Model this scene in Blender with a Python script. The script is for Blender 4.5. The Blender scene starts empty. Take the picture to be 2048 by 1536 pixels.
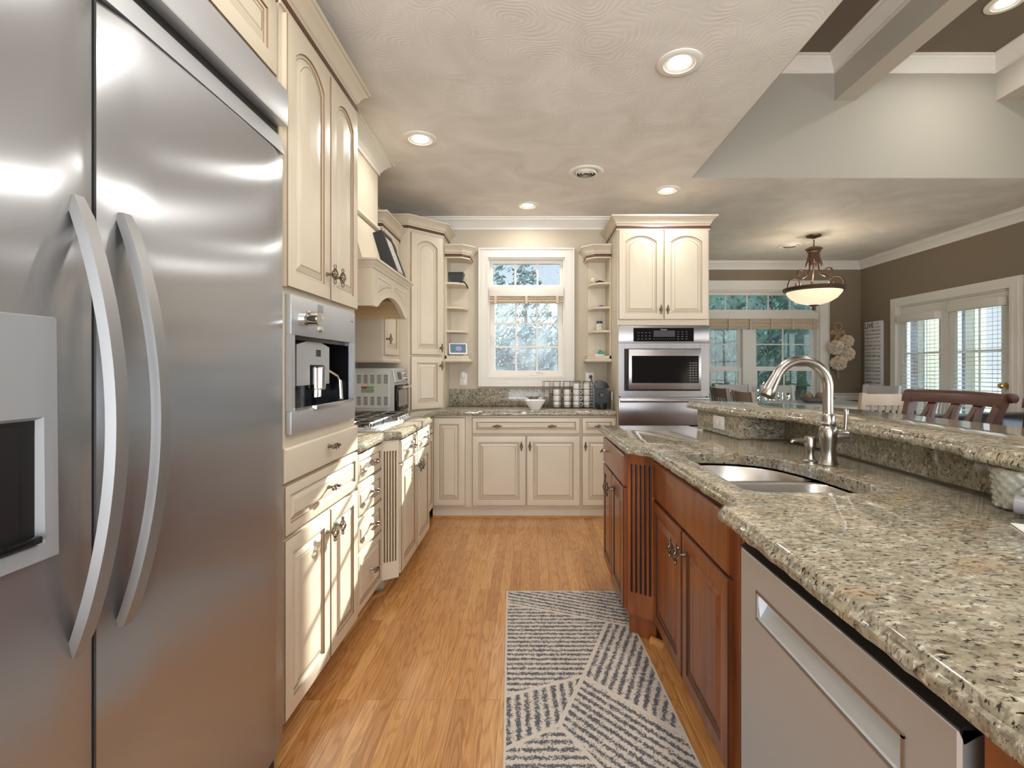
import bpy, bmesh, math, random
from mathutils import Vector, Matrix, noise
R = math.radians
random.seed(7)
SC = bpy.context.scene
COL = SC.collection

# ------------------------------------------------------------------ camera, world, sun, exposure
cam_d = bpy.data.cameras.new('camera')
cam_d.sensor_width = 36.0
cam_d.lens = 970.0 / 2048.0 * 36.0
cam_d.shift_x = -36.0 / 2048.0
cam_d.shift_y = -32.0 / 2048.0
cam_d.clip_start = 0.02
cam = bpy.data.objects.new('camera', cam_d)
COL.objects.link(cam)
cam.location = (0, 0, 1.30)
cam.rotation_euler = (R(90), 0, 0)
SC.camera = cam

SC.view_settings.view_transform = 'Standard'
SC.view_settings.look = 'None'
SC.view_settings.gamma = 1.0
SC.view_settings.use_curve_mapping = False
SC.view_settings.exposure = 0.60
SC.cycles.use_denoising = True
SC.cycles.max_bounces = 10
SC.cycles.diffuse_bounces = 5
SC.cycles.glossy_bounces = 5
SC.cycles.transparent_max_bounces = 24
SC.cycles.sample_clamp_indirect = 6.0
SC.cycles.caustics_reflective = False
SC.cycles.caustics_refractive = False

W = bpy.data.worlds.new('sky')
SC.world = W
W.use_nodes = True
wn, wl = W.node_tree.nodes, W.node_tree.links
wn.clear()
w_out = wn.new('ShaderNodeOutputWorld'); w_bg = wn.new('ShaderNodeBackground')
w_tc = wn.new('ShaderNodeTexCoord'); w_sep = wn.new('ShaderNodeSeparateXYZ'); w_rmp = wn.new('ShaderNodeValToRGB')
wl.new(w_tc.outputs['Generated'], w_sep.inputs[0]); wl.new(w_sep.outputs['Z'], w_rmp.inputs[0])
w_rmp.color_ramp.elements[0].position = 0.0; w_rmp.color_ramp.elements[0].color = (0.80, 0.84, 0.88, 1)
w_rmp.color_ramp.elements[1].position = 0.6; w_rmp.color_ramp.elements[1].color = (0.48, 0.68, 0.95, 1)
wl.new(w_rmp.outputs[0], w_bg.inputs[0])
w_mr = wn.new('ShaderNodeMapRange'); wl.new(w_sep.outputs['Y'], w_mr.inputs[0])        # sky behind the camera raised as added fill for the room
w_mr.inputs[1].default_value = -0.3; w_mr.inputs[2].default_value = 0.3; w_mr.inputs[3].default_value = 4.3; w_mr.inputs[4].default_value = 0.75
w_mz = wn.new('ShaderNodeMapRange'); wl.new(w_sep.outputs['Z'], w_mz.inputs[0])        # added brightness below the horizon, to lift the ceiling
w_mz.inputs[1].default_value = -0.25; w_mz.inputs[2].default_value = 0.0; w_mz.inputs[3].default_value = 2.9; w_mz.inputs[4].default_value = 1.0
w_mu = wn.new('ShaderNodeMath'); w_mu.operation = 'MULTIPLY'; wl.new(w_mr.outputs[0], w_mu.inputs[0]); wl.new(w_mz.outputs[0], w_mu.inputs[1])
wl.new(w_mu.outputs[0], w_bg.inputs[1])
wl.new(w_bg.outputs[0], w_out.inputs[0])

sun_d = bpy.data.lights.new('sun', 'SUN'); sun_d.energy = 15.0; sun_d.angle = R(0.6); sun_d.color = (1.0, 0.95, 0.86)
sun = bpy.data.objects.new('sun', sun_d); COL.objects.link(sun)
sun.rotation_euler = Vector((-0.36, -1.0, -0.395)).to_track_quat('-Z', 'Y').to_euler()
sun.location = (4, 12, 8)

# ------------------------------------------------------------------ materials
def new_mat(name):
    m = bpy.data.materials.new(name); m.use_nodes = True
    nt = m.node_tree
    return m, nt.nodes, nt.links, nt.nodes['Principled BSDF']
def mat(name, col, rough=0.5, metal=0.0, bump=0.0, bscale=60.0, var=0.0, vscale=6.0, coat=0.0, emit=None, estr=0.0, trans=0.0, ior=None, aniso=0.0, stretch=None):
    m, n, l, b = new_mat(name)
    b.inputs['Base Color'].default_value = (*col, 1)
    b.inputs['Roughness'].default_value = rough
    b.inputs['Metallic'].default_value = metal
    b.inputs['Coat Weight'].default_value = coat
    b.inputs['Coat Roughness'].default_value = 0.08
    if trans: b.inputs['Transmission Weight'].default_value = trans
    if ior: b.inputs['IOR'].default_value = ior
    if emit:
        b.inputs['Emission Color'].default_value = (*emit, 1); b.inputs['Emission Strength'].default_value = estr
    if bump or var:
        tc = n.new('ShaderNodeTexCoord'); mp = n.new('ShaderNodeMapping')
        l.new(tc.outputs['Object'], mp.inputs[0])
        if stretch: mp.inputs['Scale'].default_value = stretch
    if var:
        nz = n.new('ShaderNodeTexNoise'); nz.inputs['Scale'].default_value = vscale; nz.inputs['Detail'].default_value = 5
        l.new(mp.outputs[0], nz.inputs[0])
        rp = n.new('ShaderNodeValToRGB'); l.new(nz.outputs['Fac'], rp.inputs[0])
        rp.color_ramp.elements[0].position = 0.3; rp.color_ramp.elements[1].position = 0.7
        rp.color_ramp.elements[0].color = (*[c * (1 - var) for c in col], 1)
        rp.color_ramp.elements[1].color = (*[min(1, c * (1 + var)) for c in col], 1)
        l.new(rp.outputs[0], b.inputs['Base Color'])
    if bump:
        n2 = n.new('ShaderNodeTexNoise'); n2.inputs['Scale'].default_value = bscale; n2.inputs['Detail'].default_value = 4
        l.new(mp.outputs[0], n2.inputs[0])
        bp = n.new('ShaderNodeBump'); bp.inputs['Strength'].default_value = bump; bp.inputs['Distance'].default_value = 0.01
        l.new(n2.outputs['Fac'], bp.inputs['Height']); l.new(bp.outputs[0], b.inputs['Normal'])
    if aniso:
        b.inputs['Anisotropic'].default_value = aniso; b.inputs['Anisotropic Rotation'].default_value = 0.0
        tg = n.new('ShaderNodeTangent'); tg.direction_type = 'RADIAL'; tg.axis = 'Z'
        l.new(tg.outputs[0], b.inputs['Tangent'])
    return m

CREAM = mat('cream paint', (0.63, 0.55, 0.425), 0.36, var=0.035, vscale=3)
GLAZE = mat('brown glaze', (0.24, 0.145, 0.075), 0.5)
ROPE = None
WHITE = mat('white trim paint', (0.78, 0.74, 0.67), 0.4)
WALLB = mat('beige wall paint', (0.56, 0.488, 0.375), 0.75, bump=0.05, bscale=180)
WALLD = mat('brown wall paint', (0.235, 0.185, 0.125), 0.7, bump=0.05, bscale=180)
GREIGE = mat('greige tray paint', (0.36, 0.33, 0.275), 0.75, bump=0.05, bscale=180)
BEAMP = mat('lightened greige beam paint', (0.55, 0.505, 0.43), 0.7)  # greige lightened in colour to make up for bounce light under the beams
TRAYB = mat('brown tray paint', (0.17, 0.135, 0.10), 0.75)
BLACK = mat('black plastic', (0.012, 0.012, 0.013), 0.32)
DISP = mat('dark display', (0.05, 0.05, 0.055), 0.3)
BLACKM = mat('matte black', (0.015, 0.014, 0.014), 0.6)
GLOSSB = mat('black glass', (0.008, 0.008, 0.009), 0.08)
GLOSSB.node_tree.nodes['Principled BSDF'].inputs['Specular IOR Level'].default_value = 0.22
PLASTIC = mat('white plastic', (0.78, 0.76, 0.72), 0.35)
GREYP = mat('grey plastic', (0.27, 0.28, 0.29), 0.45)
BRONZE = mat('antique bronze', (0.20, 0.155, 0.12), 0.32, 0.9)
COPPER = mat('brown copper', (0.13, 0.075, 0.052), 0.38, 0.6)
BRASS = mat('brass', (0.75, 0.55, 0.22), 0.22, 1.0)
CHROME = mat('polished steel', (0.75, 0.74, 0.72), 0.12, 1.0)
NICKEL = mat('brushed nickel', (0.42, 0.385, 0.34), 0.24, 1.0)
STEEL = mat('stainless steel', (0.40, 0.405, 0.42), 0.25, 0.80, bump=0.008, bscale=9, stretch=(1, 60, 1.2), aniso=0.9)
OVENS = mat('oven steel', (0.29, 0.27, 0.265), 0.30, 0.95, aniso=0.6)
OVENL = mat('microwave steel', (0.40, 0.375, 0.36), 0.30, 0.95, aniso=0.5)
STEELD = mat('dark stainless steel', (0.36, 0.34, 0.33), 0.24, 1.0, aniso=0.7)
STEELW = mat('pale stainless steel', (0.60, 0.615, 0.64), 0.45, 0.85, bump=0.015, bscale=30)
HANDM = mat('satin handle metal', (0.31, 0.305, 0.30), 0.45, 0.8)
SINKM = mat('satin sink steel', (0.62, 0.60, 0.57), 0.27, 1.0)
CERAM = mat('white ceramic', (0.82, 0.80, 0.76), 0.15)
LEATHER = mat('black leather', (0.013, 0.013, 0.016), 0.28, bump=0.15, bscale=9)
WOODL = mat('pale natural wood', (0.62, 0.43, 0.22), 0.5, var=0.10, vscale=4, stretch=(1, 1, 8))
WOODC = mat('cream chair wood', (0.62, 0.50, 0.36), 0.45, var=0.08, vscale=5)
WOODW = mat('whitewashed chair wood', (0.66, 0.63, 0.59), 0.45)
WOODD = mat('dark walnut', (0.075, 0.026, 0.014), 0.38, var=0.3, vscale=8, stretch=(1, 1, 6))
TABLET = mat('white table lacquer', (0.72, 0.71, 0.70), 0.12)
BURLAP = mat('burlap', (0.44, 0.30, 0.17), 0.9, bump=0.4, bscale=260)
PETAL = mat('ivory petals', (0.80, 0.70, 0.55), 0.75)
BAMBOO = mat('woven bamboo', (0.62, 0.50, 0.37), 0.7, var=0.25, vscale=40, stretch=(1, 1, 12))
BULB = mat('lamp diffuser', (0.9, 0.9, 0.9), 0.4, emit=(1.0, 0.95, 0.88), estr=14.0)
ALAB = mat('alabaster glass', (0.82, 0.70, 0.50), 0.3, var=0.15, vscale=9, emit=(1.0, 0.82, 0.55), estr=0.55)
CARD = mat('white card', (0.82, 0.82, 0.82), 0.6)
INK = mat('dark ink', (0.025, 0.022, 0.022), 0.6)
INKG = mat('grey ink', (0.20, 0.19, 0.19), 0.6)
PURPLE = mat('purple plastic', (0.20, 0.10, 0.42), 0.4)
TEAL = mat('teal plastic', (0.03, 0.30, 0.24), 0.4)
BLUEP = mat('blue label', (0.15, 0.42, 0.62), 0.4)
GREENL = mat('green label', (0.30, 0.42, 0.24), 0.6, var=0.5, vscale=90)
RED = mat('red enamel', (0.5, 0.05, 0.03), 0.4)
SCREEN = mat('lit screen', (0.02, 0.03, 0.04), 0.1, emit=(0.09, 0.15, 0.19), estr=.8, var=0.0)
PUMPB = mat('grey wicker', (0.20, 0.19, 0.18), 0.8, bump=0.5, bscale=120)
BALLM = mat('brown twig', (0.33, 0.22, 0.13), 0.9, bump=0.8, bscale=90)
BARK = mat('bark', (0.10, 0.075, 0.055), 0.9, bump=0.5, bscale=40)
LEAF = mat('dark foliage', (0.055, 0.095, 0.062), 0.6, var=0.5, vscale=2.5)
LEAF2 = mat('blue green foliage', (0.075, 0.115, 0.10), 0.6, var=0.5, vscale=2.5)
LAWN = mat('lawn', (0.13, 0.16, 0.06), 0.9, var=0.4, vscale=2)
POSTM = mat('cream porch paint', (0.52, 0.43, 0.27), 0.6)

def rope_mat():
    m, n, l, b = new_mat('rope moulding')
    tc = n.new('ShaderNodeTexCoord'); wv = n.new('ShaderNodeTexWave'); rp = n.new('ShaderNodeValToRGB')
    wv.inputs['Scale'].default_value = 32; wv.bands_direction = 'DIAGONAL'
    l.new(tc.outputs['Object'], wv.inputs[0]); l.new(wv.outputs['Fac'], rp.inputs[0])
    rp.color_ramp.elements[0].color = (0.03, 0.012, 0.008, 1); rp.color_ramp.elements[1].color = (0.20, 0.085, 0.05, 1)
    l.new(rp.outputs[0], b.inputs['Base Color']); b.inputs['Roughness'].default_value = 0.45
    return m
ROPE = rope_mat()

def ceiling_mat():
    m, n, l, b = new_mat('swirled ceiling plaster')
    tc = n.new('ShaderNodeTexCoord')
    nz = n.new('ShaderNodeTexNoise'); nz.inputs['Scale'].default_value = 2.6; nz.inputs['Detail'].default_value = 5; nz.inputs['Distortion'].default_value = 1.2
    rp = n.new('ShaderNodeValToRGB'); l.new(tc.outputs['Object'], nz.inputs[0]); l.new(nz.outputs['Fac'], rp.inputs[0])
    rp.color_ramp.elements[0].position = 0.32; rp.color_ramp.elements[1].position = 0.68
    rp.color_ramp.elements[0].color = (0.69, 0.655, 0.605, 1); rp.color_ramp.elements[1].color = (0.82, 0.785, 0.74, 1)
    vo = n.new('ShaderNodeTexVoronoi'); vo.inputs['Scale'].default_value = 3.4
    nw = n.new('ShaderNodeTexNoise'); nw.inputs['Scale'].default_value = 2.0; l.new(tc.outputs['Object'], nw.inputs[0])
    wa = n.new('ShaderNodeVectorMath'); wa.operation = 'MULTIPLY_ADD'; wa.inputs[1].default_value = (.5, .5, .5); l.new(nw.outputs['Color'], wa.inputs[0]); l.new(tc.outputs['Object'], wa.inputs[2])
    l.new(wa.outputs[0], vo.inputs['Vector'])
    mm = n.new('ShaderNodeMath'); mm.operation = 'SINE'; m2 = n.new('ShaderNodeMath'); m2.operation = 'MULTIPLY'; m2.inputs[1].default_value = 95
    l.new(vo.outputs['Distance'], m2.inputs[0]); l.new(m2.outputs[0], mm.inputs[0])
    bp = n.new('ShaderNodeBump'); bp.inputs['Strength'].default_value = 0.07; bp.inputs['Distance'].default_value = 0.005
    l.new(mm.outputs[0], bp.inputs['Height']); l.new(bp.outputs[0], b.inputs['Normal'])
    l.new(rp.outputs[0], b.inputs['Base Color']); b.inputs['Roughness'].default_value = 0.6
    return m
CEIL = ceiling_mat()

def floor_mat():
    m, n, l, b = new_mat('oak strip floor')
    tc = n.new('ShaderNodeTexCoord'); sp = n.new('ShaderNodeSeparateXYZ'); cb = n.new('ShaderNodeCombineXYZ')
    l.new(tc.outputs['Object'], sp.inputs[0]); l.new(sp.outputs['Y'], cb.inputs['X']); l.new(sp.outputs['X'], cb.inputs['Y'])
    br = n.new('ShaderNodeTexBrick'); l.new(cb.outputs[0], br.inputs['Vector'])
    br.inputs['Scale'].default_value = 1.0; br.inputs['Brick Width'].default_value = 0.95; br.inputs['Row Height'].default_value = 0.0585
    br.inputs['Mortar Size'].default_value = 0.0010; br.inputs['Mortar Smooth'].default_value = 0.2
    br.inputs['Color1'].default_value = (0, 0, 0, 1); br.inputs['Color2'].default_value = (1, 1, 1, 1); br.inputs['Mortar'].default_value = (0.1, 0.1, 0.1, 1)
    br.offset = 0.37; br.offset_frequency = 2
    pr = n.new('ShaderNodeValToRGB'); l.new(br.outputs['Color'], pr.inputs[0])
    e = pr.color_ramp.elements
    e[0].color = (0.46, 0.215, 0.072, 1); e[1].color = (0.62, 0.335, 0.126, 1)
    e2 = e.new(0.5); e2.color = (0.55, 0.270, 0.092, 1)
    off = n.new('ShaderNodeVectorMath'); off.operation = 'MULTIPLY_ADD'
    off.inputs[1].default_value = (7.3, 3.1, 5.0)
    l.new(br.outputs['Color'], off.inputs[0]); l.new(tc.outputs['Object'], off.inputs[2])
    mp = n.new('ShaderNodeMapping'); mp.inputs['Scale'].default_value = (11, 1.1, 1); l.new(off.outputs[0], mp.inputs[0])
    nz = n.new('ShaderNodeTexNoise'); nz.inputs['Scale'].default_value = 1.3; nz.inputs['Detail'].default_value = 2; l.new(mp.outputs[0], nz.inputs[0])
    ms = n.new('ShaderNodeMath'); ms.operation = 'MULTIPLY'; ms.inputs[1].default_value = 75; l.new(nz.outputs['Fac'], ms.inputs[0])
    sn = n.new('ShaderNodeMath'); sn.operation = 'SINE'; l.new(ms.outputs[0], sn.inputs[0])
    gr = n.new('ShaderNodeValToRGB'); l.new(sn.outputs[0], gr.inputs[0])
    gr.color_ramp.elements[0].position = 0.0; gr.color_ramp.elements[0].color = (1, 1, 1, 1)
    gr.color_ramp.elements[1].position = 1.0; gr.color_ramp.elements[1].color = (0.80, 0.72, 0.62, 1)
    mp2 = n.new('ShaderNodeMapping'); mp2.inputs['Scale'].default_value = (260, 8, 1); l.new(off.outputs[0], mp2.inputs[0])
    n2 = n.new('ShaderNodeTexNoise'); n2.inputs['Scale'].default_value = 1.0; n2.inputs['Detail'].default_value = 3; l.new(mp2.outputs[0], n2.inputs[0])
    g2 = n.new('ShaderNodeValToRGB'); l.new(n2.outputs['Fac'], g2.inputs[0])
    g2.color_ramp.elements[0].position = 0.35; g2.color_ramp.elements[0].color = (0.80, 0.76, 0.70, 1); g2.color_ramp.elements[1].position = 0.6; g2.color_ramp.elements[1].color = (1, 1, 1, 1)
    x1 = n.new('ShaderNodeMix'); x1.data_type = 'RGBA'; x1.blend_type = 'MULTIPLY'; x1.inputs[0].default_value = 1
    l.new(pr.outputs[0], x1.inputs[6]); l.new(gr.outputs[0], x1.inputs[7])
    x2 = n.new('ShaderNodeMix'); x2.data_type = 'RGBA'; x2.blend_type = 'MULTIPLY'; x2.inputs[0].default_value = 1
    l.new(x1.outputs[2], x2.inputs[6]); l.new(g2.outputs[0], x2.inputs[7])
    x3 = n.new('ShaderNodeMix'); x3.data_type = 'RGBA'; l.new(br.outputs['Fac'], x3.inputs[0]); l.new(x2.outputs[2], x3.inputs[6]); x3.inputs[7].default_value = (0.20, 0.09, 0.03, 1)
    l.new(x3.outputs[2], b.inputs['Base Color'])
    b.inputs['Roughness'].default_value = 0.27; b.inputs['Coat Weight'].default_value = 0.35; b.inputs['Coat Roughness'].default_value = 0.12
    bp = n.new('ShaderNodeBump'); bp.inputs['Strength'].default_value = 0.12; bp.inputs['Distance'].default_value = 0.002
    l.new(sn.outputs[0], bp.inputs['Height']); l.new(bp.outputs[0], b.inputs['Normal'])
    return m
FLOORM = floor_mat()

def granite_mat():
    m, n, l, b = new_mat('speckled granite')
    tc = n.new('ShaderNodeTexCoord')
    mp = n.new('ShaderNodeMapping'); mp.inputs['Scale'].default_value = (0.75, 1.25, 1.0); l.new(tc.outputs['Object'], mp.inputs[0])
    def nz(scale, det, lo, hi, c0, c1):
        t = n.new('ShaderNodeTexNoise'); t.inputs['Scale'].default_value = scale; t.inputs['Detail'].default_value = det; t.inputs['Roughness'].default_value = 0.6
        l.new(mp.outputs[0], t.inputs[0]); r = n.new('ShaderNodeValToRGB'); l.new(t.outputs['Fac'], r.inputs[0])
        r.color_ramp.elements[0].position = lo; r.color_ramp.elements[1].position = hi
        r.color_ramp.elements[0].color = (*c0, 1); r.color_ramp.elements[1].color = (*c1, 1)
        return r
    def mix(fac, a, c):
        x = n.new('ShaderNodeMix'); x.data_type = 'RGBA'; l.new(fac, x.inputs[0])
        if isinstance(a, tuple): x.inputs[6].default_value = (*a, 1)
        else: l.new(a, x.inputs[6])
        if isinstance(c, tuple): x.inputs[7].default_value = (*c, 1)
        else: l.new(c, x.inputs[7])
        return x.outputs[2]
    base = nz(34, 4, 0.35, 0.65, (0.225, 0.20, 0.14), (0.40, 0.365, 0.275))
    pale = nz(60, 3, 0.57, 0.66, (0, 0, 0), (1, 1, 1))
    tan = nz(14, 4, 0.52, 0.66, (0, 0, 0), (1, 1, 1))
    grey = nz(85, 4, 0.51, 0.60, (0, 0, 0), (1, 1, 1))
    dark = nz(100, 4, 0.575, 0.63, (0, 0, 0), (1, 1, 1))
    c = mix(pale.outputs[0], base.outputs[0], (0.55, 0.52, 0.43))
    t2 = n.new('ShaderNodeMath'); t2.operation = 'MULTIPLY'; t2.inputs[1].default_value = 0.5; l.new(tan.outputs[0], t2.inputs[0])
    c = mix(t2.outputs[0], c, (0.42, 0.27, 0.13))
    t3 = n.new('ShaderNodeMath'); t3.operation = 'MULTIPLY'; t3.inputs[1].default_value = 0.75; l.new(grey.outputs[0], t3.inputs[0])
    c = mix(t3.outputs[0], c, (0.15, 0.12, 0.09))
    c = mix(dark.outputs[0], c, (0.028, 0.022, 0.018))
    l.new(c, b.inputs['Base Color']); b.inputs['Roughness'].default_value = 0.06
    b.inputs['Specular IOR Level'].default_value = 0.6
    return m
GRAN = granite_mat()

def cherry_mat():
    m, n, l, b = new_mat('cherry wood')
    tc = n.new('ShaderNodeTexCoord'); mp = n.new('ShaderNodeMapping'); mp.inputs['Scale'].default_value = (14, 14, 1.6); l.new(tc.outputs['Object'], mp.inputs[0])
    nz = n.new('ShaderNodeTexNoise'); nz.inputs['Scale'].default_value = 1.6; nz.inputs['Detail'].default_value = 6; nz.inputs['Distortion'].default_value = 0.6; l.new(mp.outputs[0], nz.inputs[0])
    rp = n.new('ShaderNodeValToRGB'); l.new(nz.outputs['Fac'], rp.inputs[0])
    rp.color_ramp.elements[0].position = 0.3; rp.color_ramp.elements[1].position = 0.72
    rp.color_ramp.elements[0].color = (0.15, 0.040, 0.011, 1); rp.color_ramp.elements[1].color = (0.31, 0.094, 0.025, 1)
    l.new(rp.outputs[0], b.inputs['Base Color']); b.inputs['Roughness'].default_value = 0.3; b.inputs['Coat Weight'].default_value = 0.25
    return m
CHERRY = cherry_mat()
CHERRYD = mat('cherry glaze', (0.045, 0.015, 0.008), 0.4)
SHOE = mat('oak shoe moulding', (0.48, 0.23, 0.07), 0.4, var=0.2, vscale=9)

def glass_mat():
    m, n, l, b = new_mat('dusty window glass')
    n.remove(b); out = n['Material Output']
    tr = n.new('ShaderNodeBsdfTransparent'); tr.inputs[0].default_value = (0.93, 0.97, 0.98, 1)
    gl = n.new('ShaderNodeBsdfGlossy'); gl.inputs['Roughness'].default_value = 0.02
    lw = n.new('ShaderNodeLayerWeight'); lw.inputs['Blend'].default_value = 0.5
    pw = n.new('ShaderNodeMath'); pw.operation = 'POWER'; pw.inputs[1].default_value = 4.0; l.new(lw.outputs['Facing'], pw.inputs[0])
    fr = n.new('ShaderNodeMath'); fr.operation = 'MULTIPLY_ADD'; fr.inputs[1].default_value = 0.6; fr.inputs[2].default_value = 0.03; l.new(pw.outputs[0], fr.inputs[0])
    mx = n.new('ShaderNodeMixShader'); l.new(fr.outputs[0], mx.inputs[0]); l.new(tr.outputs[0], mx.inputs[1]); l.new(gl.outputs[0], mx.inputs[2])
    tl = n.new('ShaderNodeBsdfTranslucent'); tl.inputs[0].default_value = (0.75, 0.83, 0.9, 1)
    tc = n.new('ShaderNodeTexCoord')
    n1 = n.new('ShaderNodeTexNoise'); n1.inputs['Scale'].default_value = 3.0; n1.inputs['Detail'].default_value = 4; l.new(tc.outputs['Object'], n1.inputs[0])
    r1 = n.new('ShaderNodeMapRange'); r1.inputs[1].default_value = 0.42; r1.inputs[2].default_value = 0.72; r1.inputs[3].default_value = 0.008; r1.inputs[4].default_value = 0.085; l.new(n1.outputs['Fac'], r1.inputs[0])
    n2 = n.new('ShaderNodeTexNoise'); n2.inputs['Scale'].default_value = 70; n2.inputs['Detail'].default_value = 3; l.new(tc.outputs['Object'], n2.inputs[0])
    r2 = n.new('ShaderNodeMapRange'); r2.inputs[1].default_value = 0.66; r2.inputs[2].default_value = 0.72; r2.inputs[3].default_value = 0.0; r2.inputs[4].default_value = 0.35; l.new(n2.outputs['Fac'], r2.inputs[0])
    ad = n.new('ShaderNodeMath'); ad.operation = 'ADD'; l.new(r1.outputs[0], ad.inputs[0]); l.new(r2.outputs[0], ad.inputs[1])
    m2 = n.new('ShaderNodeMixShader'); l.new(ad.outputs[0], m2.inputs[0]); l.new(mx.outputs[0], m2.inputs[1]); l.new(tl.outputs[0], m2.inputs[2])
    l.new(m2.outputs[0], out.inputs['Surface'])
    return m
GLASS = glass_mat()
CLEAR = mat('clear plastic', (0.85, 0.88, 0.9), 0.12, trans=0.85, ior=1.3)

def brick_mat():
    m, n, l, b = new_mat('red brick')
    tc = n.new('ShaderNodeTexCoord'); sp = n.new('ShaderNodeSeparateXYZ'); cb = n.new('ShaderNodeCombineXYZ')
    ad = n.new('ShaderNodeMath'); ad.operation = 'ADD'
    l.new(tc.outputs['Object'], sp.inputs[0]); l.new(sp.outputs['X'], ad.inputs[0]); l.new(sp.outputs['Y'], ad.inputs[1])
    l.new(ad.outputs[0], cb.inputs['X']); l.new(sp.outputs['Z'], cb.inputs['Y'])
    br = n.new('ShaderNodeTexBrick'); l.new(cb.outputs[0], br.inputs['Vector']); br.inputs['Scale'].default_value = 1
    br.inputs['Brick Width'].default_value = 0.21; br.inputs['Row Height'].default_value = 0.072; br.inputs['Mortar Size'].default_value = 0.006
    br.inputs['Color1'].default_value = (0.20, 0.095, 0.065, 1); br.inputs['Color2'].default_value = (0.14, 0.075, 0.06, 1); br.inputs['Mortar'].default_value = (0.28, 0.25, 0.22, 1)
    l.new(br.outputs['Color'], b.inputs['Base Color']); b.inputs['Roughness'].default_value = 0.9
    return m
BRICK = brick_mat()

def rug_mat():
    m, n, l, b = new_mat('striped woven rug')
    uv = n.new('ShaderNodeUVMap'); uv.uv_map = 'stripes'
    tc = n.new('ShaderNodeTexCoord')
    nz = n.new('ShaderNodeTexNoise'); nz.inputs['Scale'].default_value = 55; nz.inputs['Detail'].default_value = 3; l.new(tc.outputs['Object'], nz.inputs[0])
    sp = n.new('ShaderNodeSeparateXYZ'); l.new(uv.outputs[0], sp.inputs[0])
    ms = n.new('ShaderNodeMath'); ms.operation = 'MULTIPLY'; ms.inputs[1].default_value = 2 * math.pi; l.new(sp.outputs['X'], ms.inputs[0])
    sn = n.new('ShaderNodeMath'); sn.operation = 'SINE'; l.new(ms.outputs[0], sn.inputs[0])
    n2 = n.new('ShaderNodeMath'); n2.operation = 'MULTIPLY_ADD'; n2.inputs[1].default_value = 3.6; n2.inputs[2].default_value = -1.8; l.new(nz.outputs['Fac'], n2.inputs[0])
    n3 = n.new('ShaderNodeTexNoise'); n3.inputs['Scale'].default_value = 170; n3.inputs['Detail'].default_value = 2; l.new(tc.outputs['Object'], n3.inputs[0])
    n4 = n.new('ShaderNodeMath'); n4.operation = 'MULTIPLY_ADD'; n4.inputs[1].default_value = 6.0; n4.inputs[2].default_value = -3.0; l.new(n3.outputs['Fac'], n4.inputs[0])
    a1 = n.new('ShaderNodeMath'); a1.operation = 'ADD'; l.new(sn.outputs[0], a1.inputs[0]); l.new(n2.outputs[0], a1.inputs[1])
    a2 = n.new('ShaderNodeMath'); a2.operation = 'ADD'; l.new(a1.outputs[0], a2.inputs[0]); l.new(n4.outputs[0], a2.inputs[1])
    rp = n.new('ShaderNodeMapRange'); rp.inputs[1].default_value = -0.55; rp.inputs[2].default_value = 0.75; l.new(a2.outputs[0], rp.inputs[0])
    # V carries 0 on the plain seams between the fields
    mv = n.new('ShaderNodeMath'); mv.operation = 'MULTIPLY'; l.new(rp.outputs[0], mv.inputs[0]); l.new(sp.outputs['Y'], mv.inputs[1])
    x = n.new('ShaderNodeMix'); x.data_type = 'RGBA'; l.new(mv.outputs[0], x.inputs[0])
    x.inputs[6].default_value = (0.56, 0.50, 0.43, 1); x.inputs[7].default_value = (0.085, 0.088, 0.105, 1)
    l.new(x.outputs[2], b.inputs['Base Color']); b.inputs['Roughness'].default_value = 0.95
    bp = n.new('ShaderNodeBump'); bp.inputs['Strength'].default_value = 0.5; bp.inputs['Distance'].default_value = 0.006
    l.new(n3.outputs['Fac'], bp.inputs['Height']); l.new(bp.outputs[0], b.inputs['Normal'])
    return m
RUGM = rug_mat()

# ------------------------------------------------------------------ mesh helpers
LOC = {}
def frame(x, y, deg=0, z=0):
    return Matrix.Translation((x, y, z)) @ Matrix.Rotation(R(deg), 4, 'Z')
def at(u, v, d):                      # where the sight line of a measured point meets the depth d
    return Vector(((u - 1060) * d / 970, d, 1.3 - (v - 736) * d / 970))
def on_floor(u, v, z=0.0):
    d = (1.3 - z) * 970 / (v - 736)
    return at(u, v, d)

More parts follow.
